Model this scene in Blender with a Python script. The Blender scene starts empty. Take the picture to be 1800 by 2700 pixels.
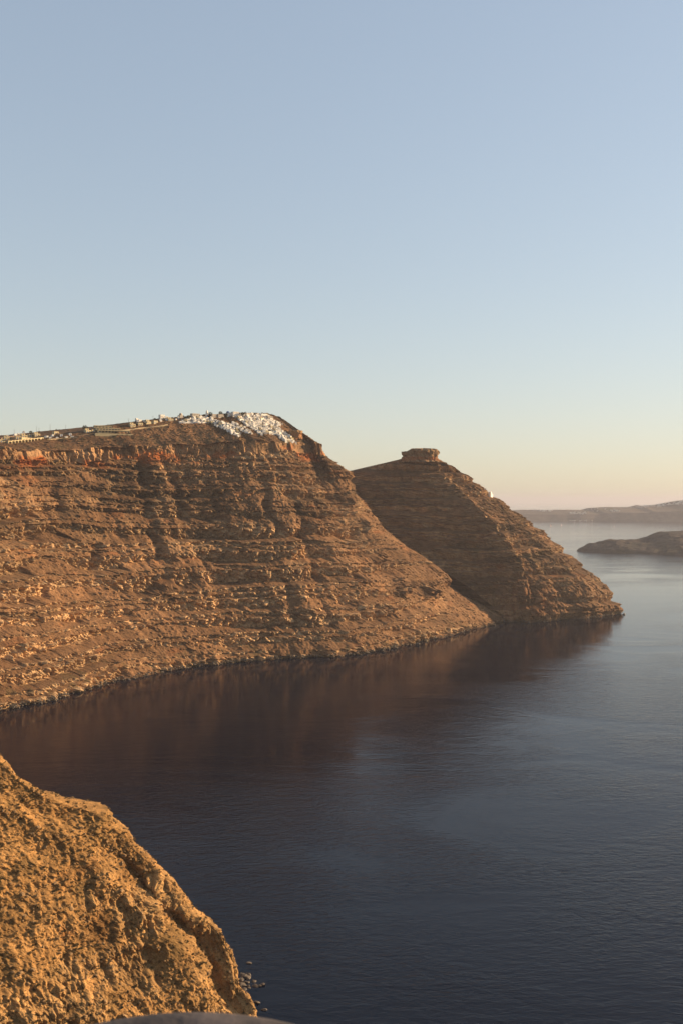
import bpy, bmesh, math, random
import numpy as np
from mathutils import Vector
from mathutils.bvhtree import BVHTree

# ------------------------------------------------------------------ camera, sky, sun, exposure
scene = bpy.context.scene
COL = scene.collection
CAMZ = 240.0            # eye height above the sea, metres
FPX = 2625.0            # focal length in pixels of the 1800 x 2700 photograph (35 mm lens)
HZ = 1319.0             # sea horizon row in the photograph

cd = bpy.data.cameras.new("camera")
cam = bpy.data.objects.new("camera", cd)
COL.objects.link(cam)
cam.location = (0, 0, CAMZ)
cam.rotation_euler = (math.radians(90), 0, 0)
cd.sensor_fit = 'VERTICAL'
cd.sensor_height = 36.0
cd.lens = 35.0
cd.shift_y = -(1350 - HZ) / 2700.0
cd.clip_start = 0.1
cd.clip_end = 400000.0
cd.dof.use_dof = True
cd.dof.focus_distance = 1500.0
cd.dof.aperture_fstop = 5.0
scene.camera = cam

SUN_EL = math.radians(15.0)
SUN_AZ = math.radians(19.0)      # degrees from +X (camera right) towards +Y (ahead)
sdir = Vector((math.cos(SUN_EL) * math.cos(SUN_AZ), math.cos(SUN_EL) * math.sin(SUN_AZ), math.sin(SUN_EL)))

world = bpy.data.worlds.new("World")
scene.world = world
world.use_nodes = True
wn = world.node_tree
wn.nodes.clear()
sky = wn.nodes.new("ShaderNodeTexSky")
sky.sky_type = 'NISHITA'
sky.sun_disc = False
sky.sun_elevation = SUN_EL
sky.sun_rotation = math.atan2(sdir.x, sdir.y)
sky.altitude = 200
sky.air_density = 1.3
sky.dust_density = 0.6
sky.ozone_density = 1.0
bg = wn.nodes.new("ShaderNodeBackground")
bg.inputs['Strength'].default_value = 0.13
gam = wn.nodes.new("ShaderNodeGamma")            # a hazier, flatter sky than the clear model gives
gam.inputs['Gamma'].default_value = 0.50
scl = wn.nodes.new("ShaderNodeVectorMath")
scl.operation = 'MULTIPLY'
scl.inputs[1].default_value = (0.855, 0.885, 0.97)
wn.links.new(sky.outputs[0], gam.inputs[0])
wn.links.new(gam.outputs[0], scl.inputs[0])
wo = wn.nodes.new("ShaderNodeOutputWorld")
wn.links.new(scl.outputs[0], bg.inputs[0])
wn.links.new(bg.outputs[0], wo.inputs[0])

sl = bpy.data.lights.new("sun", 'SUN')
sl.energy = 5.0
sl.angle = math.radians(0.6)
sl.color = (1.0, 0.72, 0.43)
sun = bpy.data.objects.new("sun", sl)
COL.objects.link(sun)
sun.rotation_euler = sdir.to_track_quat('Z', 'Y').to_euler()
sun.location = (800, 200, 900)

vs = scene.view_settings
vs.view_transform = 'Standard'
vs.look = 'None'
vs.exposure = 1.45
vs.gamma = 1.0
vs.use_curve_mapping = False
scene.cycles.use_denoising = True
scene.cycles.volume_bounces = 1
scene.cycles.max_bounces = 8
scene.cycles.sample_clamp_indirect = 6.0

random.seed(7)
RNG = np.random.default_rng(11)

# ------------------------------------------------------------------ numeric helpers
def _hash(i, j, k, seed):
    h = (i * 374761393 + j * 668265263 + k * 2147483647 + seed * 1274126177) & 0xFFFFFFFF
    h = ((h ^ (h >> 13)) * 1274126177) & 0xFFFFFFFF
    h = ((h ^ (h >> 16)) * 2246822519) & 0xFFFFFFFF
    h = h ^ (h >> 15)
    return (h & 0xFFFFFF).astype(np.float64) / float(0xFFFFFF)

def noise(x, y, z=0.0, seed=0):
    """value noise in -1..1"""
    x, y, z = np.broadcast_arrays(np.asarray(x, float), np.asarray(y, float), np.asarray(z, float))
    xi, yi, zi = np.floor(x).astype(np.int64), np.floor(y).astype(np.int64), np.floor(z).astype(np.int64)
    fx, fy, fz = x - xi, y - yi, z - zi
    fx = fx * fx * (3 - 2 * fx); fy = fy * fy * (3 - 2 * fy); fz = fz * fz * (3 - 2 * fz)
    r = 0.0
    for a in (0, 1):
        wx = fx if a else 1 - fx
        for b in (0, 1):
            wy = fy if b else 1 - fy
            for c in (0, 1):
                wz = fz if c else 1 - fz
                r = r + wx * wy * wz * _hash(xi + a, yi + b, zi + c, seed)
    return r * 2 - 1

def fbm(x, y, z=0.0, seed=0, octaves=4, gain=0.5, lac=2.03):
    r, a, t = 0.0, 1.0, 0.0
    for o in range(octaves):
        r = r + a * noise(x, y, z, seed + o * 17)
        t += a
        a *= gain
        x, y, z = np.asarray(x) * lac + 13.7, np.asarray(y) * lac + 5.1, np.asarray(z) * lac + 9.2
    return r / t

def ridged(x, y, z=0.0, seed=0, octaves=3):
    """0 on creases, up to 1 between them"""
    r, a, t = 0.0, 1.0, 0.0
    for o in range(octaves):
        r = r + a * np.abs(noise(x, y, z, seed + o * 31))
        t += a
        a *= 0.55
        x, y, z = np.asarray(x) * 2.1 + 3.3, np.asarray(y) * 2.1 + 7.7, np.asarray(z) * 2.1 + 1.9
    return r / t

def smooth(a, b, x):
    t = np.clip((x - a) / (b - a), 0, 1)
    return t * t * (3 - 2 * t)

def unproj(px, py, D):
    """photograph pixel at depth D -> world point"""
    return ((px - 900) / FPX * D, D, CAMZ + (HZ - py) / FPX * D)

def shore(px, py):
    D = CAMZ * FPX / (py - HZ)
    return ((px - 900) / FPX * D, D)

def hermite(keys, n, dense=None):
    """cubic interpolation of keys (nT,nK,3) along axis 0 into n columns"""
    nT = keys.shape[0]
    mid = keys[:, keys.shape[1] * 2 // 3, :2]
    c = np.concatenate([[0], np.cumsum(np.linalg.norm(np.diff(mid, axis=0), axis=1))])
    u = np.linspace(0, c[-1], n) if dense is None else np.interp(np.linspace(0, 1, n), dense[0], np.array(dense[1]) * c[-1])
    i = np.clip(np.searchsorted(c, u, side='right') - 1, 0, nT - 2)
    t = ((u - c[i]) / (c[i + 1] - c[i]))[:, None, None]
    m = np.gradient(keys, c, axis=0)
    hh = (c[i + 1] - c[i])[:, None, None]
    t2, t3 = t * t, t * t * t
    return ((2 * t3 - 3 * t2 + 1) * keys[i] + (t3 - 2 * t2 + t) * hh * m[i] + (-2 * t3 + 3 * t2) * keys[i + 1] + (t3 - t2) * hh * m[i + 1]), u

def linear(keys, n):
    nT = keys.shape[0]
    mid = keys[:, keys.shape[1] * 2 // 3, :2]
    c = np.concatenate([[0], np.cumsum(np.linalg.norm(np.diff(mid, axis=0), axis=1))])
    u = np.linspace(0, c[-1], n)
    i = np.clip(np.searchsorted(c, u, side='right') - 1, 0, nT - 2)
    t = ((u - c[i]) / (c[i + 1] - c[i]))[:, None, None]
    return keys[i] * (1 - t) + keys[i + 1] * t, u

def rows(P, counts):
    """P (n,nK,3) -> rows linearly between keys; returns (n, nr, 3)"""
    out = []
    for k, cnt in enumerate(counts):
        f = np.linspace(0, 1, cnt, endpoint=(k == len(counts) - 1))[None, :, None]
        out.append(P[:, k:k + 1] * (1 - f) + P[:, k + 1:k + 2] * f)
    return np.concatenate(out, axis=1)

def box_smooth(a, w, axis=0):
    if w < 2:
        return a
    pad = [(0, 0)] * a.ndim
    pad[axis] = (w, w)
    b = np.pad(a, pad, mode='edge')
    c = np.cumsum(b, axis=axis)
    n = a.shape[axis]
    hi = np.take(c, np.arange(n) + w + w // 2, axis=axis)
    lo = np.take(c, np.arange(n) + w - w // 2 - 1, axis=axis)
    return (hi - lo) / (2 * (w // 2) + 1)

def hnormal(P, w=9):
    t = np.gradient(P[..., :2], axis=0)
    t = box_smooth(t, w)
    n = np.stack([t[..., 1], -t[..., 0]], -1)
    return n / np.maximum(np.linalg.norm(n, axis=-1, keepdims=True), 1e-6)

def strata(P, layers, seed, fbase, famp, inv_k=1.0, warp=5.0, edge=2.2, fmod=1.0):
    """horizontal inset that turns an even slope into cliff bands above scree; returns (inset, cliff mask)"""
    X, Y, Z = P[..., 0], P[..., 1], P[..., 2]
    zz = Z + warp * fbm(X / 150, Y / 150, Z / 110, seed, 2) + 1.6 * np.round(1.6 * noise(X / 110, Y / 110, Z / 200, seed + 2)) + edge * fbm(X / 11, Y / 11, Z / 40, seed + 3, 2) + 1.3 * edge * fbm(X / 45, Y / 45, Z / 80, seed + 4, 2)
    b = np.asarray(layers, float)[::-1]          # ascending
    i = np.clip(np.searchsorted(b, zz, side='right') - 1, 0, len(b) - 2)
    th = b[i + 1] - b[i]
    q = np.clip((b[i + 1] - zz) / th, 0, 1)
    lay = noise(i * 7.31, i * 3.7, 0.5, seed + 8)
    f = fbase + 0.017 * (th - 13) + famp * (1.15 * noise(X / 85, Y / 85, i * 5.3, seed + 5) + 0.6 * noise(X / 24, Y / 24, i * 3.1, seed + 6) + 0.5 * lay)
    f = np.clip(f * fmod, 0.04, 0.78)
    e = 0.03
    g = np.where(q < f, e * q, e * f + (q - f) * (1 - e * f) / (1 - f))
    mask = (q < f) & (f > 0.09)
    return (g - q) * th * inv_k, mask.astype(float), q, i

def add_mesh(name, P, attr=None, mat=None, kind='structure', wrap=False, flip=False, smooth_shade=False):
    n, m = P.shape[:2]
    co = np.ascontiguousarray(P.reshape(-1, 3), dtype=np.float32)
    idx = np.arange(n * m).reshape(n, m)
    if wrap:
        idx = np.concatenate([idx, idx[:1]], 0)
    a, b, c, d = idx[:-1, :-1], idx[1:, :-1], idx[1:, 1:], idx[:-1, 1:]
    q = np.stack([a, d, c, b] if not flip else [a, b, c, d], -1).reshape(-1, 4)
    return raw_mesh(name, co, q, attr, mat, kind, smooth_shade)

def raw_mesh(name, co, q, attr=None, mat=None, kind=None, smooth_shade=False, parent=None):
    co = np.ascontiguousarray(co, dtype=np.float32)
    q = np.ascontiguousarray(q, dtype=np.int32)
    me = bpy.data.meshes.new(name)
    k = q.shape[1]
    me.vertices.add(len(co)); me.vertices.foreach_set("co", co.ravel())
    me.loops.add(q.size); me.loops.foreach_set("vertex_index", q.ravel())
    me.polygons.add(len(q)); me.polygons.foreach_set("loop_start", np.arange(0, q.size, k, dtype=np.int32))
    me.polygons.foreach_set("loop_total", np.full(len(q), k, dtype=np.int32))
    me.update(calc_edges=True)
    me.polygons.foreach_set("use_smooth", np.full(len(q), bool(smooth_shade)))
    if attr is not None:
        at = me.color_attributes.new("geo", 'FLOAT_COLOR', 'POINT')
        at.data.foreach_set("color", np.ascontiguousarray(attr.reshape(-1, 4), dtype=np.float32).ravel())
    if mat:
        me.materials.append(mat)
    ob = bpy.data.objects.new(name, me)
    COL.objects.link(ob)
    if kind:
        ob["kind"] = kind
    if parent:
        ob.parent = parent
    return ob

def tag(o, label, cat, group=None):
    o["label"] = label
    o["category"] = cat
    if group:
        o["group"] = group
    return o

# ------------------------------------------------------------------ materials
def new_mat(name):
    m = bpy.data.materials.new(name)
    m.use_nodes = True
    nt = m.node_tree
    bs = nt.nodes["Principled BSDF"]
    return m, nt, bs

def nnoise(nt, scale, detail=4, rough=0.55, coord=None, dist=0.0):
    n = nt.nodes.new("ShaderNodeTexNoise")
    n.inputs['Scale'].default_value = scale
    n.inputs['Detail'].default_value = detail
    n.inputs['Roughness'].default_value = rough
    n.inputs['Distortion'].default_value = dist
    if coord is not None:
        nt.links.new(coord, n.inputs['Vector'])
    return n

def ramp(nt, src, stops):
    r = nt.nodes.new("ShaderNodeValToRGB")
    cr = r.color_ramp
    while len(cr.elements) > 1:
        cr.elements.remove(cr.elements[-1])
    cr.elements[0].position = stops[0][0]; cr.elements[0].color = (*stops[0][1], 1)
    for p, c in stops[1:]:
        e = cr.elements.new(p); e.color = (*c, 1)
    nt.links.new(src, r.inputs[0])
    return r

def mixc(nt, fac, a, b, mode='MIX'):
    m = nt.nodes.new("ShaderNodeMix")
    m.data_type = 'RGBA'
    m.blend_type = mode
    for sock, v in ((m.inputs[0], fac), (m.inputs[6], a), (m.inputs[7], b)):
        if hasattr(v, 'node'):
            nt.links.new(v, sock)
        elif isinstance(v, tuple):
            sock.default_value = (*v, 1)
        else:
            sock.default_value = v
    return m.outputs[2]

def math_node(nt, op, a, b=None, c=None):
    m = nt.nodes.new("ShaderNodeMath")
    m.operation = op
    for k, v in enumerate((a, b, c)):
        if v is None:
            continue
        if hasattr(v, 'node'):
            nt.links.new(v, m.inputs[k])
        else:
            m.inputs[k].default_value = v
    return m.outputs[0]

def rock_material(name, talus, cliff, red, green, s=1.0, bump=0.6):
    """R of the attribute = bare rock face, G = red ash, B = scrub"""
    m, nt, bs = new_mat(name)
    geo = nt.nodes.new("ShaderNodeNewGeometry")
    pos = geo.outputs['Position']
    at = nt.nodes.new("ShaderNodeVertexColor"); at.layer_name = "geo"
    sep = nt.nodes.new("ShaderNodeSeparateColor")
    nt.links.new(at.outputs[0], sep.inputs[0])
    big = nnoise(nt, 0.012 / s, 5, 0.6, pos)
    mid = nnoise(nt, 0.09 / s, 6, 0.65, pos)
    fine = nnoise(nt, 0.55 / s, 5, 0.7, pos)
    t = ramp(nt, mid.outputs[0], [(0.25, tuple(c * 0.5 for c in talus)), (0.5, talus), (0.75, tuple(min(1, c * 1.35) for c in talus))])
    c = ramp(nt, mid.outputs[0], [(0.25, tuple(k * 0.5 for k in cliff)), (0.5, cliff), (0.72, tuple(min(1, k * 1.3) for k in cliff))])
    col = mixc(nt, sep.outputs[0], t.outputs[0], c.outputs[0])
    bigr = ramp(nt, big.outputs[0], [(0.3, (0.78, 0.72, 0.68)), (0.5, (1, 1, 1)), (0.7, (1.18, 1.12, 1.05))])
    col = mixc(nt, 1.0, col, bigr.outputs[0], 'MULTIPLY')
    tone = nt.nodes.new("ShaderNodeCombineColor")
    for k in range(3):
        nt.links.new(at.outputs['Alpha'], tone.inputs[k])
    col = mixc(nt, 1.0, col, tone.outputs[0], 'MULTIPLY')
    finr = ramp(nt, fine.outputs[0], [(0.3, (0.42, 0.40, 0.39)), (0.5, (1, 1, 1)), (0.7, (1.55, 1.52, 1.48))])
    col = mixc(nt, 1.0, col, finr.outputs[0], 'MULTIPLY')
    rmask = math_node(nt, 'MULTIPLY', sep.outputs[1], ramp(nt, mid.outputs[0], [(0.35, (0.25,) * 3), (0.6, (1,) * 3)]).outputs[0])
    col = mixc(nt, rmask, col, red)
    gmask = math_node(nt, 'MULTIPLY', sep.outputs[2], ramp(nt, fine.outputs[0], [(0.4, (0.15,) * 3), (0.6, (1,) * 3)]).outputs[0])
    col = mixc(nt, gmask, col, green)
    nt.links.new(col, bs.inputs['Base Color'])
    bs.inputs['Roughness'].default_value = 0.95
    bs.inputs['Specular IOR Level'].default_value = 0.1
    bp = nt.nodes.new("ShaderNodeBump")
    bp.inputs['Strength'].default_value = bump
    bp.inputs['Distance'].default_value = 2.0 * s
    nt.links.new(fine.outputs[0], bp.inputs['Height'])
    nt.links.new(bp.outputs[0], bs.inputs['Normal'])
    return m

MAT_CLIFF = rock_material("cliff_rock", (0.124, 0.067, 0.032), (0.30, 0.192, 0.100), (0.27, 0.075, 0.016), (0.055, 0.052, 0.02))
MAT_NEAR = rock_material("near_rock", (0.235, 0.130, 0.048), (0.28, 0.166, 0.068), (0.16, 0.052, 0.016), (0.07, 0.05, 0.02), s=0.28, bump=0.7)
MAT_LAVA = rock_material("lava_rock", (0.04, 0.032, 0.028), (0.05, 0.04, 0.034), (0.06, 0.035, 0.025), (0.035, 0.033, 0.022), s=3.0)
MAT_FAR = rock_material("far_rock", (0.07, 0.056, 0.046), (0.095, 0.078, 0.064), (0.1, 0.06, 0.04), (0.045, 0.045, 0.028), s=5.0)

def water_material():
    m, nt, bs = new_mat("sea_water")
    geo = nt.nodes.new("ShaderNodeNewGeometry")
    pos = geo.outputs['Position']
    mp = nt.nodes.new("ShaderNodeMapping")
    mp.inputs['Rotation'].default_value = (0, 0, math.radians(-18))
    mp.inputs['Scale'].default_value = (0.55, 1.0, 1.0)
    nt.links.new(pos, mp.inputs[0])
    v = mp.outputs[0]
    n1 = nnoise(nt, 0.10, 2, 0.5, v, 0.6)
    n2 = nnoise(nt, 0.30, 3, 0.55, v, 0.8)
    n3 = nnoise(nt, 1.1, 2, 0.5, v)
    patch_m = nt.nodes.new("ShaderNodeMapping")
    patch_m.inputs['Rotation'].default_value = (0, 0, math.radians(25))
    patch_m.inputs['Scale'].default_value = (0.6, 1.3, 1.0)
    nt.links.new(pos, patch_m.inputs[0])
    pn = nnoise(nt, 0.0042, 4, 0.55, patch_m.outputs[0], 1.2)
    pr = ramp(nt, pn.outputs[0], [(0.36, (0.12,) * 3), (0.52, (0.8,) * 3), (0.68, (1.15,) * 3)])
    h = math_node(nt, 'MULTIPLY', n1.outputs[0], 1.5)
    h = math_node(nt, 'MULTIPLY_ADD', n2.outputs[0], 1.5, h)
    h = math_node(nt, 'MULTIPLY_ADD', n3.outputs[0], 0.22, h)
    h = math_node(nt, 'MULTIPLY', h, pr.outputs[0])
    # calmer in the lee of the caldera wall
    dt = nt.nodes.new("ShaderNodeVectorMath")
    dt.operation = 'DOT_PRODUCT'
    nt.links.new(pos, dt.inputs[0])
    dt.inputs[1].default_value = (0.76, -0.65, 0.0)
    lee = nt.nodes.new("ShaderNodeMapRange")
    lee.inputs['From Min'].default_value = 60.0
    lee.inputs['From Max'].default_value = 620.0
    lee.inputs['To Min'].default_value = 0.22
    lee.inputs['To Max'].default_value = 1.0
    off = math_node(nt, 'ABSOLUTE', math_node(nt, 'ADD', dt.outputs['Value'], 1010.0))
    nt.links.new(off, lee.inputs['Value'])
    h = math_node(nt, 'MULTIPLY', h, lee.outputs[0])
    bp = nt.nodes.new("ShaderNodeBump")
    bp.inputs['Strength'].default_value = 1.0
    bp.inputs['Distance'].default_value = 0.30
    nt.links.new(h, bp.inputs['Height'])
    nt.links.new(bp.outputs[0], bs.inputs['Normal'])
    bs.inputs['Base Color'].default_value = (0.0006, 0.0026, 0.0095, 1)
    bs.inputs['IOR'].default_value = 1.333
    bs.inputs['Roughness'].default_value = 0.09
    bs.inputs['Specular IOR Level'].default_value = 0.17
    return m
MAT_WATER = water_material()

# ------------------------------------------------------------------ the sea
def sea():
    me = bpy.data.meshes.new("sea")
    R = 150000
    me.from_pydata([(-R, -20000, 0), (R, -20000, 0), (R, R, 0), (-R, R, 0)], [], [(0, 1, 2, 3)])
    me.materials.append(MAT_WATER)
    o = bpy.data.objects.new("sea", me)
    COL.objects.link(o)
    o["kind"] = "structure"
sea()

# ------------------------------------------------------------------ the main caldera wall
# transects from the plateau behind the rim down to the sea: K0 back, K1 plateau, K2 lip, K3 band top, K4 band foot, K5, K6, K7 shore, K8 below water
def wall_transects():
    T = []
    def tr(shore_xy, n, dist, zlip, liprun, ztop, zfoot, back=(260, 13), mids=None):
        sx, sy = shore_xy
        nx, ny = n
        l = math.hypot(nx, ny); nx /= l; ny /= l
        def at(d, z):
            return (sx + nx * d, sy + ny * d, z)
        bx = dist + 7 + liprun
        k5 = at(dist * 0.62, zfoot * 0.60) if not mids else mids[0]
        k6 = at(dist * 0.27, zfoot * 0.25) if not mids else mids[1]
        T.append([at(bx + back[0] + 500, zlip - 60), at(bx + back[0], zlip + back[1]), at(bx, zlip), at(dist + 7, ztop), at(dist, zfoot),
                  k5, k6, at(0, 0), at(-14, -10)])
    tr((-470, 960), (-.86, .50), 315, 322, 50, 308, 288)
    tr(shore(0, 1878), (-.80, .60), 312, 328, 55, 313, 292)
    tr(shore(172, 1837), (-.77, .64), 310, 334, 58, 317, 297)
    tr(shore(459, 1768), (-.72, .69), 310, 342, 62, 321, 302)
    tr(shore(677, 1743), (-.60, .80), 305, 383, 84, 339, 318, (200, 2))
    tr(shore(976, 1722), (-.56, .83), 298, 409, 125, 346, 325, (150, -14))
    tr(shore(1102, 1699), (-.66, .75), 290, 411, 110, 346, 325, (150, -26))
    # the spur whose outline stands against the farther headland
    U = unproj
    T.append([(-260, 2500, 330), (-160, 2080, 395), U(772, 1124, 1975), U(842, 1172, 1905), U(846, 1203, 1900),
              U(935, 1300, 1918), U(1072, 1440, 1912), (312, 1950, 0), (322, 1940, -10)])
    T.append([(-180, 2600, 300), (-120, 2160, 380), (-80, 2080, 370), (-30, 2060, 330), (-22, 2052, 312),
              (55, 2070, 190), (150, 2050, 92), (350, 1995, 0), (360, 1985, -10)])
    T.append([(-60, 2700, 250), (-60, 2280, 330), (-40, 2240, 320), (0, 2200, 310), (5, 2195, 300),
              (90, 2150, 200), (200, 2090, 90), (380, 2000, 0), (392, 1990, -10)])
    return np.array(T, float)

def main_wall():
    K = wall_transects()
    P, u = hermite(K, 1120)
    # the rim band rises, sinks and thins along the wall
    wob = 7 * fbm(u / 70, 1.7, 0, 11, 3)
    P[:, 3, 2] += wob + 3 * noise(u / 14, 2.2, 0, 12)
    P[:, 4, 2] += wob + 6 * noise(u / 33, 5.2, 0, 13) + 3 * noise(u / 9, 8.2, 0, 14)
    P = rows(P, [8, 40, 60, 26, 110, 110, 85, 8])
    # the outline of the end spur steps in and out on its way down
    cum = np.concatenate([[0], np.cumsum(np.linalg.norm(np.diff(K[:, 6, :2], axis=0), axis=1))])
    step = np.interp(P[..., 2], [6, 50, 73, 86, 115, 152, 188, 232, 261, 282, 292, 309, 325], [0, -12, -16, 8, 11, 0, -9, -3, 4, 20, 28, 14, 0])
    P[..., 0] += step * np.exp(-((u - cum[7]) / 75.0) ** 2)[:, None]
    n = hnormal(P, 61)
    X, Y, Z = P[..., 0].copy(), P[..., 1].copy(), P[..., 2].copy()
    U = np.broadcast_to(u[:, None], X.shape)
    krow = np.concatenate([np.full(c, k) for k, c in enumerate([8, 40, 60, 26, 110, 110, 85, 8])])
    face = (krow >= 4)[None, :] & (krow <= 6)[None, :]
    band = (krow == 3)[None, :]
    layers = [372, 352, 310, 302, 290, 282, 265, 258, 240, 231, 224, 203, 196, 172, 164, 156, 133, 126, 100, 93, 85, 66, 58, 38, 31, 14, 7, -14]
    fan = smooth(0.12, 0.42, noise(U / 52 + 0.004 * Z * 6, Z / 210, 0, 95) + 0.25 * noise(U / 17, Z / 60, 0, 96))
    fm = (1 - 0.5 * fan) * 1.12
    fm = fm - fm * 0.85 * smooth(930, 1080, U + 0.25 * (Z - 200)) * smooth(250, 190, Z)
    inset, cliff, q, li = strata(P, layers, 3, 0.50, 0.42, 1.08, 10.0, 1.2, fm)
    below = smooth(0, 20, (np.where(krow >= 4, 1.0, 0.0)[None, :] * (316 - Z)))
    d = inset * below * 1.0
    # gullies running down the face, and named deep ones
    env = smooth(2, 60, Z) * smooth(325, 285, Z) * np.where(krow >= 4, 1, 0)[None, :]
    gul = ridged(U / 95 + 0.18 * fbm(X / 60, Y / 60, 0, 91, 2), Z / 420, 0, 21, 2)
    d = d + (np.minimum(gul, 0.42) - 0.3) * 26 * env
    gul2 = ridged(U / 31 + 0.25 * fbm(X / 30, Y / 30, 0, 92, 2), Z / 200, 0, 22, 2)
    d = d + (np.minimum(gul2, 0.45) - 0.3) * 9 * env
    px = 900 + X / Y * FPX
    py = HZ + (CAMZ - Z) / Y * FPX
    for pts, w, dep in (([(372, 1215), (385, 1280), (392, 1340), (412, 1420), (440, 1500)], 14, 14),
                        ([(448, 1225), (470, 1290), (492, 1350)], 12, 11),
                        ([(140, 1250), (150, 1300), (165, 1340)], 14, 12),
                        ([(690, 1260), (705, 1330), (735, 1400)], 12, 12),
                        ([(800, 1380), (826, 1450), (850, 1520)], 16, 16),
                        ([(250, 1440), (262, 1500)], 10, 10),
                        ([(760, 1540), (780, 1640)], 12, 10)):
        xs = np.interp(py, [p[1] for p in pts], [p[0] for p in pts]) + 9 * fbm(X / 25, Y / 25, Z / 25, 93, 2)
        wy = smooth(pts[0][1] - 25, pts[0][1] + 12, py) * smooth(pts[-1][1] + 50, pts[-1][1], py)
        d = d - dep * (0.8 + 0.9 * fbm(X / 22, Y / 22, Z / 16, 98, 2)) * wy * np.exp(-((px - xs) / w) ** 2) * np.where(krow >= 4, 1, 0)[None, :]
    for ox, oy, ow, oh, dep in ((1058, 1548, 17, 22, 22), (1128, 1560, 17, 18, 22), (955, 1530, 14, 18, 14), (1000, 1470, 18, 14, 16), (1015, 1610, 20, 14, 13), (1090, 1655, 16, 14, 12), (960, 1385, 14, 20, 13), (915, 1320, 12, 18, 12), (868, 1245, 10, 14, 11)):
        gg = np.exp(-((px - ox - 0.35 * (py - oy)) / ow) ** 2 - ((py - oy) / oh) ** 2) * np.where(krow >= 4, 1, 0)[None, :]
        d = d + gg * dep * (0.7 + 0.9 * np.round(noise(X / 8, Y / 8, Z / 25, 94) * 1.6) / 1.6)
    d = d + (9 * fbm(U / 38, 0.3, 0, 99, 3) + 4 * noise(U / 9, 1.3, 0, 100)) * smooth(26, 3, Z) * np.where(krow >= 4, 1, 0)[None, :]
    # fluting of the hard bands and blocky relief
    fl = ridged(X / 13, Y / 13, Z / 55, 41, 3)
    fl2 = ridged(X / 5.2, Y / 5.2, Z / 38, 42, 2)
    cl = cliff * np.where(krow >= 4, 1, 0)[None, :]
    blk = np.round(noise(X / 10, Y / 10, Z / 45, 43) * 1.7) * 1.5 + np.round(noise(X / 4.5, Y / 4.5, Z / 22, 44) * 1.6) * 0.9
    d = d + cl * ((fl - 0.35) * 13 + (fl2 - 0.35) * 11 + blk)
    # rim band: tall columns
    bm_ = np.where(band, 1.0, 0.0) * np.ones_like(X)
    bstr = smooth(-0.45, 0.15, noise(U / 60, 3.3, 0, 61)) * 0.8 + 0.2
    bl = ridged(X / 16, Y / 16, Z / 90, 51, 3)
    bl2 = ridged(X / 6, Y / 6, Z / 30, 52, 2)
    bandtop = np.where((krow == 2) & (np.arange(len(krow)) > 8 + 40 + 40), 1.0, 0.0)[None, :] * np.linspace(0, 1, 1)
    d = d + bm_ * ((bl - 0.35) * 15 + (bl2 - .35) * 6 + np.round(noise(X / 8, Y / 8, Z / 22, 53) * 1.9) * 1.7 + np.round(noise(X / 3.6, Y / 3.6, Z / 9, 54) * 1.7) * 0.9) * bstr
    d = d - smooth(0.15, 0.0, noise(U / 22, 9.1, 0, 63)) * bm_ * 5
    # roughness of the scree and upper slope
    tal = 1 - np.clip(cl + bm_, 0, 1)
    # broken crags standing out of the scree on the upper half
    crag = smooth(0.05, 0.3, fbm(X / 38, Y / 38, Z / 20, 45, 3)) * smooth(90, 190, Z) * env * fm
    d = d + crag * (np.round(noise(X / 7, Y / 7, Z / 9, 46) * 1.8) * 1.7 + np.round(noise(X / 3.6, Y / 3.6, Z / 5, 47) * 1.6) * 1.0)
    cl = np.clip(cl + 0.45 * crag, 0, 1)
    d = d + tal * (2.4 * fbm(X / 14, Y / 14, Z / 14, 71, 3) + 1.0 * noise(X / 3.2, Y / 3.2, Z / 3.2, 72) + 9 * np.maximum(0, noise(X / 4.6, Y / 4.6, Z / 4.6, 76) - 0.5) + 5 * np.maximum(0, noise(X / 2.7, Y / 2.7, Z / 2.7, 77) - 0.45))
    d = np.where(krow <= 0, 0, d)
    P[..., 0] = X + n[..., 0] * d
    P[..., 1] = Y + n[..., 1] * d
    dz = tal * 0.7 * fbm(X / 6, Y / 6, Z / 6, 73, 3) + np.where(krow[None, :] <= 2, 1, 0) * 1.5 * fbm(X / 30, Y / 30, 0, 74, 4)
    dz = dz + np.where(krow[None, :] == 2, 1, 0) * (-4.5) * (0.5 - np.minimum(ridged(U / 40, Z / 300, 0, 75, 2), 0.5))
    P[..., 2] = Z + dz
    red = np.zeros_like(X)
    zf = np.interp(np.arange(len(u)), np.arange(len(u)), P[:, 8 + 40 + 60 + 26, 2])[:, None]
    red = smooth(-20, -4, Z - zf) * smooth(14, 2, Z - zf) * smooth(0.05, 0.55, noise(U / 48, Z / 20, 0, 81) + 0.35 * noise(U / 11, Z / 6, 0, 82))
    red = np.clip(red + 0.16 * bm_, 0, 1) * np.where(krow >= 3, 1, 0)[None, :]
    red = red + 0.35 * smooth(0.35, 0.7, fbm(X / 40, Y / 40, Z / 12, 83, 3)) * face
    green = smooth(0.05, 0.4, noise(U / 35, Z / 15, 0, 84)) * np.where(krow == 2, 1, 0)[None, :] * smooth(880, 1100, U)
    green = green + 0.5 * smooth(0.25, 0.5, fbm(X / 18, Y / 18, 0, 85, 3)) * np.where(krow <= 2, 1, 0)[None, :] + 0.55 * smooth(0.45, 0.6, noise(X / 9, Y / 9, Z / 9, 86)) * smooth(40, 10, Z)
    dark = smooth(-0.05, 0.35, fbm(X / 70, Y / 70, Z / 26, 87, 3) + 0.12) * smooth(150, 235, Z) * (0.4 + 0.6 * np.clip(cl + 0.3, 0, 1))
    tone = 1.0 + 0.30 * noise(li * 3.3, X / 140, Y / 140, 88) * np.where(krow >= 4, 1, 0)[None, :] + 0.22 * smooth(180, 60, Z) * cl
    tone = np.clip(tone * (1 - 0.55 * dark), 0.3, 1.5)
    sx_ = np.interp(py, [1540, 1600, 1660, 1735], [258, 312, 362, 432])
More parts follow.
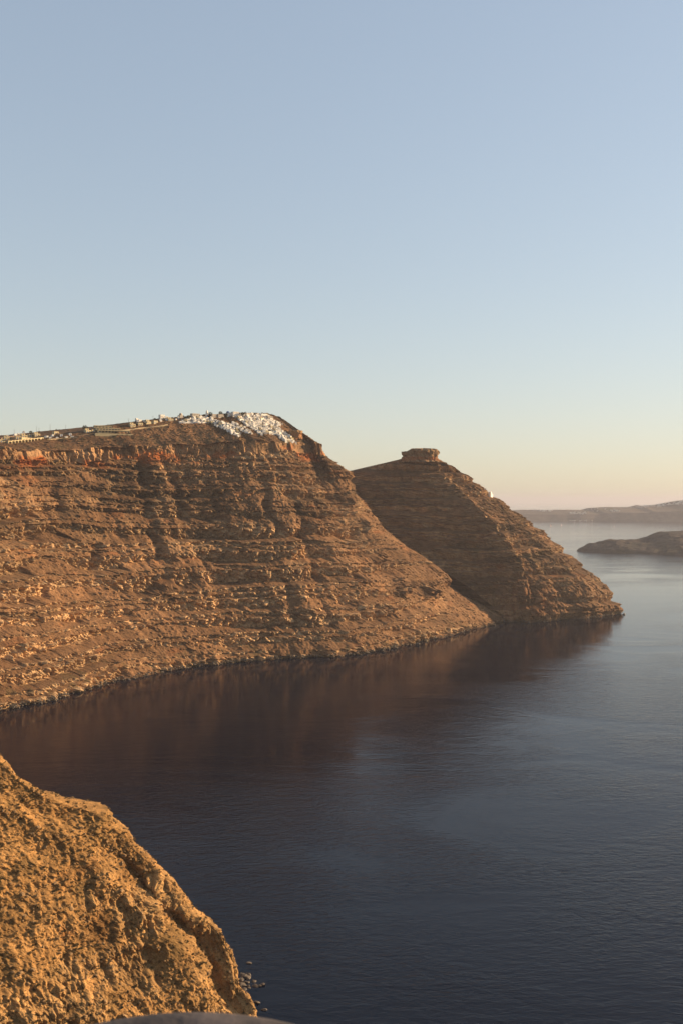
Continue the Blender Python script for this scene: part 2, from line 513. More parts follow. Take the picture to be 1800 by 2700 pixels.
    tone = tone * (1 + 0.45 * np.exp(-((px - sx_) / 7) ** 2) * smooth(1535, 1560, py) * smooth(1740, 1715, py))
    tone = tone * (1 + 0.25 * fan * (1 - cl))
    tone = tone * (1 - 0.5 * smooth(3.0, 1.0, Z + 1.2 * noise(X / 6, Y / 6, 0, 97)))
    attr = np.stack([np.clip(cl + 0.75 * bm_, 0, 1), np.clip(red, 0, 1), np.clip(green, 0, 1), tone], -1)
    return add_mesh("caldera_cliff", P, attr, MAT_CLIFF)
wall_ob = main_wall()

# ------------------------------------------------------------------ the headland with its flat rock
def headland():
    Z = [330, 303, 262, 188, 119, 62, 22, 0, -10]
    T = []
    T.append([(130, 2152), (22, 2158), (-30, 2140), (50, 2095), (168, 2040), (258, 1995), (305, 1975), (330, 1962), (338, 1950)])
    T.append([(160, 2136), (120, 2128), (120, 2112), (185, 2068), (262, 2022), (310, 1988), (335, 1968), (346, 1957), (350, 1946)])
    T.append([(200, 2134), (213, 2128), (249, 2100), (319, 2040), (361, 2000), (371, 1975), (366, 1955), (360, 1944), (360, 1932)])
    T.append([(203, 2141), (219, 2140), (257, 2118), (333, 2066), (378, 2024), (396, 1992), (404, 1970), (405, 1953), (405, 1941)])
    T.append([(207, 2146), (246, 2150), (296, 2148), (390, 2120), (455, 2075), (503, 2040), (522, 2030), (534, 2048), (540, 2036)])
    T.append([(208, 2156), (266, 2175), (318, 2190), (424, 2188), (500, 2160), (562, 2128), (592, 2110), (597, 2105), (606, 2100)])
    T.append([(204, 2166), (254, 2205), (304, 2230), (400, 2245), (480, 2235), (540, 2225), (575, 2215), (590, 2210), (600, 2210)])
    T.append([(180, 2175), (190, 2220), (205, 2270), (230, 2350), (255, 2430), (270, 2490), (280, 2530), (285, 2550), (285, 2560)])
    T.append([(130, 2168), (10, 2190), (-60, 2260), (-60, 2360), (-60, 2440), (-60, 2500), (-60, 2540), (-60, 2560), (-60, 2570)])
    K = np.array([[(x, y, z) for (x, y), z in zip(t, Z)] for t in T], float)
    P, u = linear(K, 820)
    # soften the corners a little
    P = box_smooth(P, 7)
    cnt = [26, 38, 70, 70, 58, 42, 26, 6]
    P = rows(P, cnt)
    n = hnormal(P, 25)
    X, Y, Zz = P[..., 0].copy(), P[..., 1].copy(), P[..., 2].copy()
    krow = np.concatenate([np.full(c, k) for k, c in enumerate(cnt)])
    layers = [345, 324, 316, 298, 291, 276, 268, 261, 243, 235, 228, 208, 201, 193, 175, 168, 160, 142, 135, 117, 110, 100, 80, 72, 54, 46, 24, 12, -14]
    inset, cliff, q, li = strata(P, layers, 203, 0.42, 0.48, 1.1, 8.0, 2.0)
    d = inset * smooth(330, 322, Zz)
    env = smooth(0, 25, Zz) * smooth(330, 300, Zz)
    U = np.broadcast_to(u[:, None], X.shape)
    d = d + (np.minimum(ridged(U / 60 + 0.2 * fbm(X / 50, Y / 50, 0, 191, 2), Zz / 400, 0, 221, 2), 0.42) - 0.3) * 15 * env
    d = d + (np.minimum(ridged(U / 22, Zz / 160, 0, 222, 2), 0.45) - 0.3) * 7 * env
    d = d + np.round(fbm(X / 26, Y / 26, Zz / 30, 223, 2) * 2.5) * 2.0 * env
    fl = ridged(X / 11, Y / 11, Zz / 45, 241, 3)
    fl2 = ridged(X / 4.4, Y / 4.4, Zz / 14, 242, 2)
    d = d + cliff * ((fl - 0.35) * 8 + (fl2 - 0.35) * 6 + np.round(noise(X / 8, Y / 8, Zz / 20, 243) * 1.7) * 1.2)
    tal = 1 - cliff
    d = d + tal * (2.2 * fbm(X / 14, Y / 14, Zz / 14, 271, 3) + 1.0 * noise(X / 3.2, Y / 3.2, Zz / 3.2, 272) + 8 * np.maximum(0, noise(X / 4.6, Y / 4.6, Zz / 4.6, 276) - 0.5))
    # rugged crag where the arete meets the sea
    crag = np.exp(-(((X - 375) / 60) ** 2 + ((Y - 1965) / 60) ** 2)) * smooth(120, 60, Zz)
    d = d + crag * ((ridged(X / 22, Y / 22, Zz / 70, 281, 3) - 0.3) * 40)
    d = np.where(krow[None, :] == 0, d * smooth(330, 320, Zz), d)
    P[..., 0] = X + n[..., 0] * d
    P[..., 1] = Y + n[..., 1] * d
    P[..., 2] = Zz + tal * 0.8 * fbm(X / 6, Y / 6, Zz / 6, 273, 3)
    # close the top under the flat rock
    cen = P[:, :1].mean(0, keepdims=True) * np.ones_like(P[:, :1])
    cen[..., 2] = 334
    P = np.concatenate([cen, P], 1)
    red = 0.3 * smooth(0.3, 0.7, fbm(X / 40, Y / 40, Zz / 12, 283, 3)) + 0.2 * crag
    grn = 0.4 * smooth(0.3, 0.55, fbm(X / 16, Y / 16, 0, 285, 3))
    tone = np.clip(1.0 + 0.35 * noise(li * 3.3, X / 120, Y / 120, 288) - 0.3 * smooth(0.0, 0.4, fbm(X / 50, Y / 50, Zz / 20, 287, 3)), 0.4, 1.4)
    attr = np.stack([cliff, np.clip(red, 0, 1), np.clip(grn, 0, 1), tone], -1)
    attr = np.concatenate([attr[:, :1], attr], 1)
    return add_mesh("headland", P, attr, MAT_CLIFF, wrap=True)
head_ob = headland()

# ------------------------------------------------------------------ the near slope
NEAR_K = 1.15
def near_slope():
    sil = [(-420, 1700), (-250, 1840), (-120, 1930), (0, 2000), (30, 2022), (62, 2062), (110, 2092), (150, 2118), (190, 2126), (258, 2133), (282, 2162), (300, 2180), (326, 2186), (336, 2212),
           (370, 2246), (410, 2290), (440, 2320), (470, 2360), (500, 2400), (530, 2432), (556, 2438), (582, 2452), (602, 2482), (620, 2522),
           (629, 2552), (627, 2580), (640, 2608), (664, 2640), (678, 2685)]
    # the slope is roughly a plane facing right and towards the eye, foot at P0
    nx, ny = 0.66, -0.75
    P0 = (-40.0, 460.0)
    n0 = nx * P0[0] + ny * P0[1]
    pts = []
    for (x, y) in sil:
        a = (x - 900) / FPX; b = (HZ - y) / FPX
        D = (NEAR_K * n0 - CAMZ) / (b + NEAR_K * (nx * a + ny))
        pts.append((a * D, D, CAMZ + b * D))
    pts = np.array(pts)
    zlev = np.concatenate([np.linspace(190, 6, 40), [0, -6]])
    o = np.argsort(pts[:, 2])
    cx = np.interp(zlev, pts[o, 2], pts[o, 0])
    cy = np.interp(zlev, pts[o, 2], pts[o, 1])
    tx, ty = -ny, nx
    sx_, sy_ = box_smooth(cx, 9), box_smooth(cy, 9)
    T = []
    for gap in (260, 200, 150, 110, 80, 56):
        T.append(np.stack([sx_ - tx * gap, sy_ - ty * gap, zlev], -1))
    def inner(gap, dep, lo, hi):
        w = smooth(lo - 14, lo, zlev) * smooth(hi + 14, hi, zlev)
        f = min(1, gap / 40)
        return np.stack([cx * (1 - f) + sx_ * f - tx * gap - nx * dep * w, cy * (1 - f) + sy_ * f - ty * gap - ny * dep * w, zlev], -1)
    T.append(inner(36, 0, 0, 1))
    T.append(inner(24, -2.0, 20, 110))
    T.append(inner(15, 1.5, 14, 62))
    T.append(inner(9, 8.0, 12, 58))
    T.append(inner(5, 2.0, 12, 58))
    T.append(np.stack([cx, cy, zlev], -1))
    T.append(np.stack([cx - 3 + 2.5 * tx, cy + 4 + 2.5 * ty, zlev], -1))
    T.append(np.stack([cx - 18, cy + 22, zlev], -1))
    T.append(np.stack([cx - 60, cy + 50, zlev], -1))
    T.append(np.stack([cx - 150, cy + 80, zlev], -1))
    K = np.array(T)
    dens = ([0, 0.10, 0.88, 1.0], [0, 0.22, 0.72, 1.0])
    P, u = hermite(K, 760, dens)
    P = rows(P, [11] * 40 + [6])
    n = hnormal(P, 25)
    X, Y, Z = P[..., 0].copy(), P[..., 1].copy(), P[..., 2].copy()
    d = 5.0 * fbm(X / 30, Y / 30, Z / 30, 301, 3)
    edge_ = smooth(45, 8, np.abs(u[:, None] - 0.70 * u[-1]))
    rk = smooth(0.0, 0.4, 0.22 * edge_ + fbm(X / 24, Y / 24, Z / 24, 302, 3) + 0.25 * smooth(60, 0, np.abs(Z - 30)) - 0.05)   # rocky outcrops
    V = Y * 0.66 + X * 0.75            # runs along the slope
    d = d + rk * ((ridged(V / 7, Z / 22, X / 22, 303, 3) - 0.33) * 8.0 + (ridged(X / 3, Y / 3, Z / 6, 304, 2) - 0.3) * 2.6 + np.round(noise(X / 3.4, Y / 3.4, Z / 6, 312) * 1.8) * 0.6)
    d = d + (1 - rk) * (0.9 * fbm(X / 3, Y / 3, Z / 3, 305, 3) + 1.6 * np.maximum(0, noise(X / 2.2, Y / 2.2, Z / 2.2, 313) - 0.45))
    d = d + 1.1 * fbm(X / 6, Y / 6, Z / 8, 306, 3) + 0.5 * noise(X / 1.1, Y / 1.1, Z / 1.1, 307)
    fin = smooth(20, 4, np.abs(u[:, None] - np.interp(0.72, [0, 1], [0, u[-1]]))) * smooth(75, 40, Z)
    d = d + fin * ((ridged(V / 5, Z / 26, 0, 308, 3) - 0.3) * 5)
    P[..., 0] = X + n[..., 0] * d
    P[..., 1] = Y + n[..., 1] * d
    d = d + (np.round(noise(X / 8 , Y / 8, Z / 8, 314) * 2) * 0.35 + np.round(noise(X / 1.9, Y / 1.9, Z / 1.9, 315) * 1.7) * 0.3)
    P[..., 0] = X + n[..., 0] * d
    P[..., 1] = Y + n[..., 1] * d
    P[..., 2] = Z + 0.45 * fbm(X / 2.2, Y / 2.2, Z / 2.2, 309, 3)
    red = 0.75 * smooth(0.33, 0.6, fbm(X / 17, Y / 17, Z / 17, 310, 3)) 
    grn = 0.7 * smooth(0.1, 0.5, fbm(X / 12, Y / 12, Z / 12, 311, 4)) * (1 - rk)
    tone = np.clip(1.0 + 0.5 * fbm(X / 9, Y / 9, Z / 9, 316, 4) + 0.12 * d * 0.3, 0.5, 1.4)
    attr = np.stack([np.clip(rk, 0, 1), red, grn, tone], -1)
    return add_mesh("near_slope", P, attr, MAT_NEAR)
near_ob = near_slope()

# ------------------------------------------------------------------ islands
def lava_island():
    xs = np.linspace(1080, 3200, 320)
    ys = np.linspace(4000, 5900, 220)
    X, Y = np.meshgrid(xs, ys, indexing='ij')
    zr = np.interp(X, [1085, 1120, 1150, 1180, 1275, 1330, 1439, 1470, 1545, 1645, 2000, 2400, 3200], [-30, 10, 22, 31, 47, 44, 46, 60, 84, 87, 112, 100, -5])
    yr = np.interp(X, [1100, 1300, 1650, 3200], [4680, 4740, 4800, 4950])
    wf = np.interp(X, [1100, 1150, 1300, 1645, 2200, 3200], [25, 90, 300, 545, 640, 300])
    wb = np.interp(X, [1100, 1150, 1300, 1645, 2200, 3200], [25, 90, 260, 500, 700, 300])
    t = np.where(Y < yr, (yr - Y) / wf, (Y - yr) / wb)
    t = t + 0.10 * fbm(X / 120, Y / 120, 0, 401, 4)
    h = np.maximum(zr, 0) * (1 - np.clip(t, 0, 3) ** 1.5) + np.minimum(zr, 0) + 7 * fbm(X / 45, Y / 45, 0, 402, 4) * smooth(1.15, 0.8, t) + 3 * noise(X / 12, Y / 12, 0, 403) * smooth(1.1, 0.8, t)
    cl = np.where(h < 0, -1, 0)
    h = np.where(h > 0, h + 5 * smooth(0, 6, h), h)
    P = np.stack([X, Y, np.maximum(h, -12)], -1)
    attr = np.stack([smooth(-.2, .4, fbm(X / 60, Y / 60, 0, 404, 3)), np.zeros_like(X), smooth(0, .5, fbm(X / 80, Y / 80, 0, 405, 3)), np.ones_like(X)], -1)
    return add_mesh("lava_island", P, attr, MAT_LAVA, flip=True, smooth_shade=True)
lava_island()

def far_island():
    xs = np.linspace(1100, 9500, 460)
    tt = np.linspace(0, 1, 100)
    zr = np.interp(xs, [1100, 1700, 2200, 2970, 3020, 3200, 3470, 3540, 3600, 3790, 3900, 4020, 4300, 5200, 7000, 9500],
                   [70, 105, 124, 126, 152, 158, 160, 186, 176, 190, 220, 240, 262, 330, 260, 60])
    front = np.interp(xs, [1100, 3000, 4200, 6000, 9500], [11450, 11230, 10850, 9800, 8600])
    X = np.broadcast_to(xs[:, None], (len(xs), len(tt))).copy()
    T = np.broadcast_to(tt[None, :], X.shape)
    prof = np.interp(T, [0, 0.03, 0.25, 0.42, 0.65, 1.0], [-0.1, 0.0, 0.62, 0.80, 1.0, 0.2])
    run = np.interp(T, [0, 0.03, 0.25, 0.42, 0.65, 1.0], [-40, 0, 190, 480, 900, 2600])
    Y = front[:, None] + run + 60 * fbm(X / 400, T * 0.6, 0, 501, 4) + 18 * ridged(X / 120, T, 0, 502, 2)
    Z = zr[:, None] * prof + 6 * fbm(X / 150, Y / 150, 0, 503, 4) * smooth(0.05, 0.3, T)
    P = np.stack([X, Y, Z], -1)
    attr = np.stack([smooth(0.32, 0.2, T) * (0.5 + 0.5 * fbm(X / 150, Y / 150, Z / 30, 504, 3)), np.zeros_like(X), smooth(0, .4, fbm(X / 200, Y / 200, 0, 505, 3)) * smooth(.25, .4, T), np.ones_like(X)], -1)
    return add_mesh("far_island", P, np.clip(attr, 0, 1), MAT_FAR, flip=True, smooth_shade=True)
far_ob = far_island()

# ------------------------------------------------------------------ things: helpers
dg = bpy.context.evaluated_depsgraph_get()
BVH_WALL = BVHTree.FromObject(wall_ob, dg)
BVH_HEAD = BVHTree.FromObject(head_ob, dg)
BVH_NEAR = BVHTree.FromObject(near_ob, dg)
EYE = Vector((0, 0, CAMZ))

def ray(px, py, bvh):
    d = Vector(((px - 900) / FPX, 1.0, (HZ - py) / FPX)).normalized()
    loc, nor, i, dist = bvh.ray_cast(EYE, d)
    return (loc, nor)

def drop(x, y, bvh, z0=600):
    loc, nor, i, dist = bvh.ray_cast(Vector((x, y, z0)), Vector((0, 0, -1)))
    return loc

def ground_below(px, py, bvh, step=1.0, n=60):
    """first terrain hit at or below a pixel"""
    for k in range(n):
        loc, nor = ray(px, py + k * step, bvh)
        if loc is not None:
            return loc, nor
    return None, None

def plain(name, col, rough=0.8, var=0.12, scale=0.6, spec=0.3, bump=0.0):
    m, nt, bs = new_mat(name)
    tc = nt.nodes.new("ShaderNodeNewGeometry")
    n = nnoise(nt, scale, 5, 0.6, tc.outputs['Position'])
    r = ramp(nt, n.outputs[0], [(0.3, tuple(c * (1 - var) for c in col)), (0.7, tuple(min(1, c * (1 + var)) for c in col))])
    nt.links.new(r.outputs[0], bs.inputs['Base Color'])
    bs.inputs['Roughness'].default_value = rough
    bs.inputs['Specular IOR Level'].default_value = spec
    if bump:
        bp = nt.nodes.new("ShaderNodeBump")
        bp.inputs['Strength'].default_value = bump
        bp.inputs['Distance'].default_value = 0.02
        nt.links.new(n.outputs[0], bp.inputs['Height'])
        nt.links.new(bp.outputs[0], bs.inputs['Normal'])
    return m

M_WHITE = plain("white_plaster", (0.64, 0.60, 0.53), 0.85, 0.08)
M_CREAM = plain("cream_plaster", (0.40, 0.325, 0.19), 0.85, 0.08)
M_BEIGE = plain("beige_plaster", (0.36, 0.315, 0.255), 0.85, 0.08)
M_ROOF = plain("roof_screed", (0.52, 0.50, 0.47), 0.9, 0.1)
M_GLASS = plain("dark_pane", (0.03, 0.035, 0.045), 0.15, 0.2, 2.0, 0.5)
M_BLUE = plain("blue_paint", (0.05, 0.11, 0.25), 0.5, 0.15)
M_STONE = plain("rubble_stone", (0.16, 0.11, 0.07), 0.95, 0.35, 0.8)
M_PALESTONE = plain("pale_stone", (0.30, 0.23, 0.14), 0.95, 0.2, 0.8)
M_WOOD = plain("weathered_timber", (0.06, 0.045, 0.035), 0.9, 0.2)
M_LEAF = plain("dark_foliage", (0.030, 0.038, 0.016), 0.8, 0.45, 0.9)
M_DRY = plain("dry_scrub", (0.075, 0.048, 0.018), 0.9, 0.5, 1.2)
M_SCRUB = plain("olive_scrub", (0.045, 0.036, 0.014), 0.9, 0.5, 1.2)
M_BARK = plain("bark", (0.07, 0.05, 0.035), 0.95, 0.3)
M_SAIL = plain("sail_cloth", (0.55, 0.36, 0.30), 0.8, 0.04)
M_HULL = plain("hull_paint", (0.55, 0.42, 0.38), 0.4, 0.05)
M_WETROCK = plain("shore_rock", (0.085, 0.066, 0.048), 0.7, 0.5, 0.5)
M_NEARROCK = plain("slope_rock", (0.20, 0.122, 0.056), 0.95, 0.4, 1.5)
M_PARAPET = plain("grey_render", (0.050, 0.041, 0.040), 0.7, 0.8, 6.0, 0.3, 0.8)

class MB:
    def __init__(self):
        self.v, self.f = [], []
    def box(self, x0, x1, y0, y1, z0, z1):
        b = len(self.v)
        self.v += [(x, y, z) for z in (z0, z1) for y in (y0, y1) for x in (x0, x1)]
        self.f += [tuple(b + i for i in q) for q in ((0, 2, 3, 1), (4, 5, 7, 6), (0, 1, 5, 4), (1, 3, 7, 5), (3, 2, 6, 7), (2, 0, 4, 6))]
        return self
    def rings(self, rs, cap=True, closed=True):
        """rs: list of rings (equal length lists of points)"""
        b = len(self.v); n = len(rs[0])
        for r in rs:
            self.v += [tuple(p) for p in r]
        for i in range(len(rs) - 1):
            for j in range(n if closed else n - 1):
                k = (j + 1) % n
                self.f.append((b + i * n + j, b + i * n + k, b + (i + 1) * n + k, b + (i + 1) * n + j))
        if cap:
            self.f.append(tuple(b + j for j in reversed(range(n))))
            self.f.append(tuple(b + (len(rs) - 1) * n + j for j in range(n)))
        return self
    def tube(self, pts, rad, n=8):
        rs = []
        for i, p in enumerate(pts):
            p = Vector(p)
            q = Vector(pts[min(i + 1, len(pts) - 1)]); o = Vector(pts[max(i - 1, 0)])
            d = (q - o).normalized()
            a = d.orthogonal().normalized(); c = d.cross(a)
            r = rad[i] if isinstance(rad, (list, tuple)) else rad
            rs.append([p + a * (r * math.cos(2 * math.pi * j / n)) + c * (r * math.sin(2 * math.pi * j / n)) for j in range(n)])
        return self.rings(rs)
    def mesh(self, name, mat, smooth_shade=False):
        me = bpy.data.meshes.new(name)
        me.from_pydata(self.v, [], self.f)
        me.materials.append(mat)
        if smooth_shade:
            me.polygons.foreach_set("use_smooth", [True] * len(me.polygons))
        me.update()
        return me

def part(name, mesh, parent, loc=(0, 0, 0), rz=0.0):
    o = bpy.data.objects.new(name, mesh)
    COL.objects.link(o)
    o.parent = parent
    o.location = loc
    o.rotation_euler = (0, 0, rz)
    return o

def thing(name, label, cat, loc, rz=0.0, group=None):
    o = bpy.data.objects.new(name, None)
    o.empty_display_size = 1.0
    COL.objects.link(o)
    o.location = loc
    o.rotation_euler = (0, 0, rz)
    return tag(o, label, cat, group)

def clone(root, loc, rz, label, cat, group=None, scale=None):
    r = root.copy(); COL.objects.link(r)
    r.location = loc; r.rotation_euler = (0, 0, rz)
    if scale:
        r.scale = scale
    tag(r, label, cat, group)
    for ch in list(root.children):
        c = ch.copy(); COL.objects.link(c); c.parent = r
        for g in list(ch.children):
            k = g.copy(); COL.objects.link(k); k.parent = c
    return r

# shared openings: a pane set in a shallow frame, proud of the wall
def opening_mesh(name, w, h, mat, frame=M_WHITE):
    b = MB()
    b.box(-w / 2, w / 2, -0.06, 0.05, 0, h)
    return b.mesh(name, mat)
ME_WIN = opening_mesh("window", 1.2, 1.5, M_GLASS)
ME_WIDE = opening_mesh("window", 1.8, 1.5, M_GLASS)
ME_DOOR = opening_mesh("door", 1.3, 2.2, M_BLUE)
ME_LOGGIA = opening_mesh("window", 2.6, 2.4, M_GLASS)
ME_SILL = MB().box(-0.75, 0.75, -0.14, 0.05, -0.12, 0.0).mesh("sill", M_WHITE)

def parapet_boxes(b, x0, x1, y0, y1, z, h=0.45, t=0.28):
    b.box(x0 - .03, x1 + .03, y0 - .03, y0 + t, z - .02, z + h)
    b.box(x0 - .03, x1 + .03, y1 - t, y1 + .03, z - .02, z + h)
    b.box(x0 - .03, x0 + t, y0 + t, y1 - t, z - .02, z + h)
    b.box(x1 - t, x1 + .03, y0 + t, y1 - t, z - .02, z + h)

def add_openings(root, spec):
    for kind, x, y, z, rz in spec:
        me = {'w': ME_WIN, 'W': ME_WIDE, 'd': ME_DOOR}[kind]
        o = part({'w': 'window', 'W': 'window', 'd': 'door'}[kind], me, root, (x, y, z), rz)
        if kind == 'w':
            part('sill', ME_SILL, o)

def proto_cube(w, d, h, mat=M_WHITE):
    r = thing('house', '', '', (0, 0, 0))
    b = MB().box(-w / 2, w / 2, 0, d, -5, h); parapet_boxes(b, -w / 2, w / 2, 0, d, h)
    part('wall', b.mesh('wall', mat), r)
    part('roof', MB().box(-w / 2 + .3, w / 2 - .3, .3, d - .3, h - .1, h + .08).mesh('roof', M_ROOF), r)
    add_openings(r, [('d', -w * .2, 0, 0, 0), ('w', w * .22, 0, 1.0, 0), ('w', w / 2, d * .5, 1.1, math.pi / 2)])
    return r

def proto_step(w, d, h, mat=M_WHITE):
    r = thing('house', '', '', (0, 0, 0))
    b = MB().box(-w / 2, w / 2, 0, d, -5, h); parapet_boxes(b, -w / 2, w / 2, 0, d, h, .7)
    b.box(-w / 2 + .4, w * .22, d * .42, d - .02, h - .1, h + 2.9); parapet_boxes(b, -w / 2 + .4, w * .22, d * .42, d - .02, h + 2.9, .3, .22)
    part('wall', b.mesh('wall', mat), r)
    part('roof', MB().box(-w / 2 + .3, w / 2 - .3, .3, d * .42, h - .1, h + .08).mesh('roof', M_ROOF), r)
    add_openings(r, [('d', -w * .25, 0, 0, 0), ('W', w * .2, 0, 0.8, 0), ('w', -w * .1, d * .42, h + 1.1, 0), ('w', w / 2, d * .5, 1.1, math.pi / 2)])
    return r

def vault_rings(w, d0, d1, z, n=12):
    R = w / 2
    prof = [(R * math.cos(a), R * 0.85 * math.sin(a)) for a in [math.pi * k / n for k in range(n + 1)]]
    return [[(x, y, z + zz) for x, zz in prof] for y in (d0, d1)]

def proto_vault(w, d, h, mat=M_WHITE):
    r = thing('vaulted_house', '', '', (0, 0, 0))
    part('wall', MB().box(-w / 2, w / 2, 0, d, -5, h).mesh('wall', mat), r)
    part('roof', MB().rings(vault_rings(w - .06, .04, d - .04, h - .02)).mesh('roof', mat), r)
    add_openings(r, [('d', 0, 0, 0, 0), ('w', 0, 0.04, h + .25, 0), ('w', w / 2, d * .5, 1.1, math.pi / 2)])
    return r

PROTO = [proto_cube(7, 6.5, 3.4), proto_cube(5.2, 6, 3.1), proto_step(8, 7.5, 3.2), proto_vault(4.6, 8, 2.8), proto_cube(9.5, 6, 3.6), proto_step(6.2, 6.5, 3.0)]
PROTO += [proto_cube(6.5, 6, 3.3, M_BEIGE), proto_step(7, 7, 3.1, M_CREAM)]
PROTO_CREAM = [proto_cube(8, 7, 3.6, M_CREAM), proto_step(9, 8, 3.4, M_CREAM)]
PROTO_BEIGE = [proto_cube(11, 8, 6.0, M_BEIGE)]
KIND_WORD = ['small white cube house', 'narrow white cube house', 'white two level house', 'white vaulted house', 'long low white house', 'small white two level house', 'beige cube house', 'cream two level house']
USED = []
PLACED = []

def outward(x, y, bvh):
    a = drop(x + 4, y, bvh); b = drop(x - 4, y, bvh); c = drop(x, y + 4, bvh); e = drop(x, y - 4, bvh)
    if None in (a, b, c, e):
        return -math.pi / 4
    gx, gy = (b.z - a.z), (e.z - c.z)          # downhill direction
    return math.atan2(gy, gx)

def put_house(pool, k, loc, yaw, label, group, sc=1.0, cat='house'):
    root = pool[k]
    return clone(root, loc, yaw, label, cat, group, (sc, sc, sc * random.uniform(0.92, 1.12)))

def in_poly(x, y, poly):
    c = False
    for i in range(len(poly)):
        x0, y0 = poly[i]; x1, y1 = poly[i - 1]
        if (y0 > y) != (y1 > y) and x < (x1 - x0) * (y - y0) / (y1 - y0) + x0:
            c = not c
    return c

def cluster(poly, n, gap, place, group, tries=6000, face=None, weights=(5, 6, 4, 3, 2, 5, 3, 2)):
    xs = [p[0] for p in poly]; ys = [p[1] for p in poly]
    made = 0
    pool_idx = [i for i, w in enumerate(weights) for _ in range(w)]
    for _ in range(tries):
        if made >= n:
            break
        x = random.uniform(min(xs), max(xs)); y = random.uniform(min(ys), max(ys))
        if not in_poly(x, y, poly):
            continue
        loc, nor = ray(x, y, BVH_WALL)
        if loc is None:
            continue
        if any((loc.x - p[0]) ** 2 + (loc.y - p[1]) ** 2 < gap * gap for p in PLACED):
            continue
        PLACED.append((loc.x, loc.y))
        k = random.choice(pool_idx)
        f = (y - min(ys)) / (max(ys) - min(ys)); h = (x - min(xs)) / (max(xs) - min(xs))
        where = ('upper' if f < .34 else 'middle' if f < .67 else 'lowest') + ' ' + ('left' if h < .4 else 'central' if h < .7 else 'right') + ' part'
        yaw = outward(loc.x, loc.y, BVH_WALL) + math.pi / 2
        if face is not None:
            yaw = face
        yaw = yaw + random.uniform(-0.25, 0.25)
        put_house(PROTO, k, (loc.x, loc.y, loc.z + random.uniform(-0.2, 0.9)), yaw, KIND_WORD[k] + ' ' + place + ', ' + where, group + ', ' + where + ', ' + str(k), random.uniform(0.56, 0.86))
        made += 1
    return made

# ------------------------------------------------------------------ the village on the rim
FACE = math.radians(38)
MAIN_POLY = [(613, 1098), (647, 1095), (707, 1094), (722, 1108), (746, 1121), (728, 1126), (748, 1136), (760, 1147), (773, 1160), (783, 1171), (767, 1168), (747, 1159), (731, 1148), (707, 1145), (691, 1149), (675, 1137), (653, 1125), (643, 1115), (627, 1106)]
cluster(MAIN_POLY, 240, 4.1, 'in the dense right hand cluster', 'houses of the dense right hand cluster', face=FACE)
cluster([(556, 1104), (574, 1109), (600, 1118), (618, 1122), (636, 1145), (633, 1154), (616, 1147), (602, 1138), (574, 1127), (560, 1119)], 64, 4.8, 'in the row left of the gully', 'houses stepping down left of the gully', face=FACE)
cluster([(617, 1119), (638, 1121), (652, 1131), (668, 1145), (658, 1145), (637, 1137)], 24, 4.8, 'on the short spur above the gully', 'houses on the short middle spur', face=FACE)
cluster([(472, 1115), (500, 1104), (515, 1099), (556, 1105), (556, 1116)], 40, 4.8, 'on the left white terrace', 'houses of the left white terrace', face=FACE)
cluster([(440, 1103), (476, 1101), (476, 1107), (440, 1109)], 8, 8.0, 'in the shaded row by the terrace', 'shaded houses left of the terrace', face=FACE)
cluster([(362, 1111), (388, 1110), (388, 1116), (362, 1117)], 4, 8.0, 'between cream hotel and village', 'houses between hotel and village', face=FACE)
cluster([(424, 1106), (441, 1103), (441, 1110), (424, 1112)], 4, 8.0, 'just left of the village', 'houses just left of the village', face=FACE)
cluster([(121, 1151), (192, 1148), (192, 1156), (121, 1159)], 9, 9.0, 'right of the arcaded hotel', 'small houses right of the arcade', face=FACE, weights=(2, 1, 1, 7, 1, 1))
cluster([(20, 1150), (66, 1141), (66, 1146), (20, 1154)], 5, 9.0, 'behind the arcaded hotel', 'houses behind the arcade', face=FACE)

CREAM_SPOTS = [(8, 1166), (20, 1160), (50, 1157), (66, 1154), (84, 1152), (100, 1150), (150, 1145), (235, 1141), (250, 1139), (352, 1124), (372, 1121), (395, 1118), (412, 1116), (452, 1110)]
for k, (x, y) in enumerate(CREAM_SPOTS):
    loc, nor = ray(x, y, BVH_WALL)
    if loc is not None:
        put_house(PROTO_CREAM, k % 2, loc, FACE + random.uniform(-.15, .15), 'low cream rim building, ' + ('first second third fourth fifth sixth seventh eighth ninth tenth eleventh twelfth thirteenth fourteenth'.split()[k]) + ' from the left frame edge', 'low cream buildings along the left rim', 1.1, 'building')

def at_px(px, py, depth_back=0.0):
    loc, nor = ground_below(px, py, BVH_WALL)
    return loc

# single buildings that stand out on the crest
def tower(px, py):
    loc = at_px(px, py)
    r = thing('bell_tower', 'tall white tapered tower standing on the village crest', 'tower', loc, FACE)
    rs = []
    for z, h in ((-4, 2.6), (5, 2.3), (8.5, 2.1)):
        rs.append([(h * math.cos(a), h * math.sin(a), z) for a in [math.pi * k / 6 for k in range(12)]])
    part('wall', MB().rings(rs).mesh('wall', M_WHITE), r)
    rs = [[(q * math.cos(a), q * math.sin(a), z) for a in [math.pi * k / 6 for k in range(12)]] for z, q in ((8.48, 2.35), (8.8, 2.3), (11.0, 1.1), (12.2, 0.15))]
    part('roof', MB().rings(rs).mesh('roof', M_WHITE), r)
    add_openings(r, [('d', 0, -2.5, 0, 0), ('w', 0, -2.28, 5.2, 0)])
tower(546, 1098)

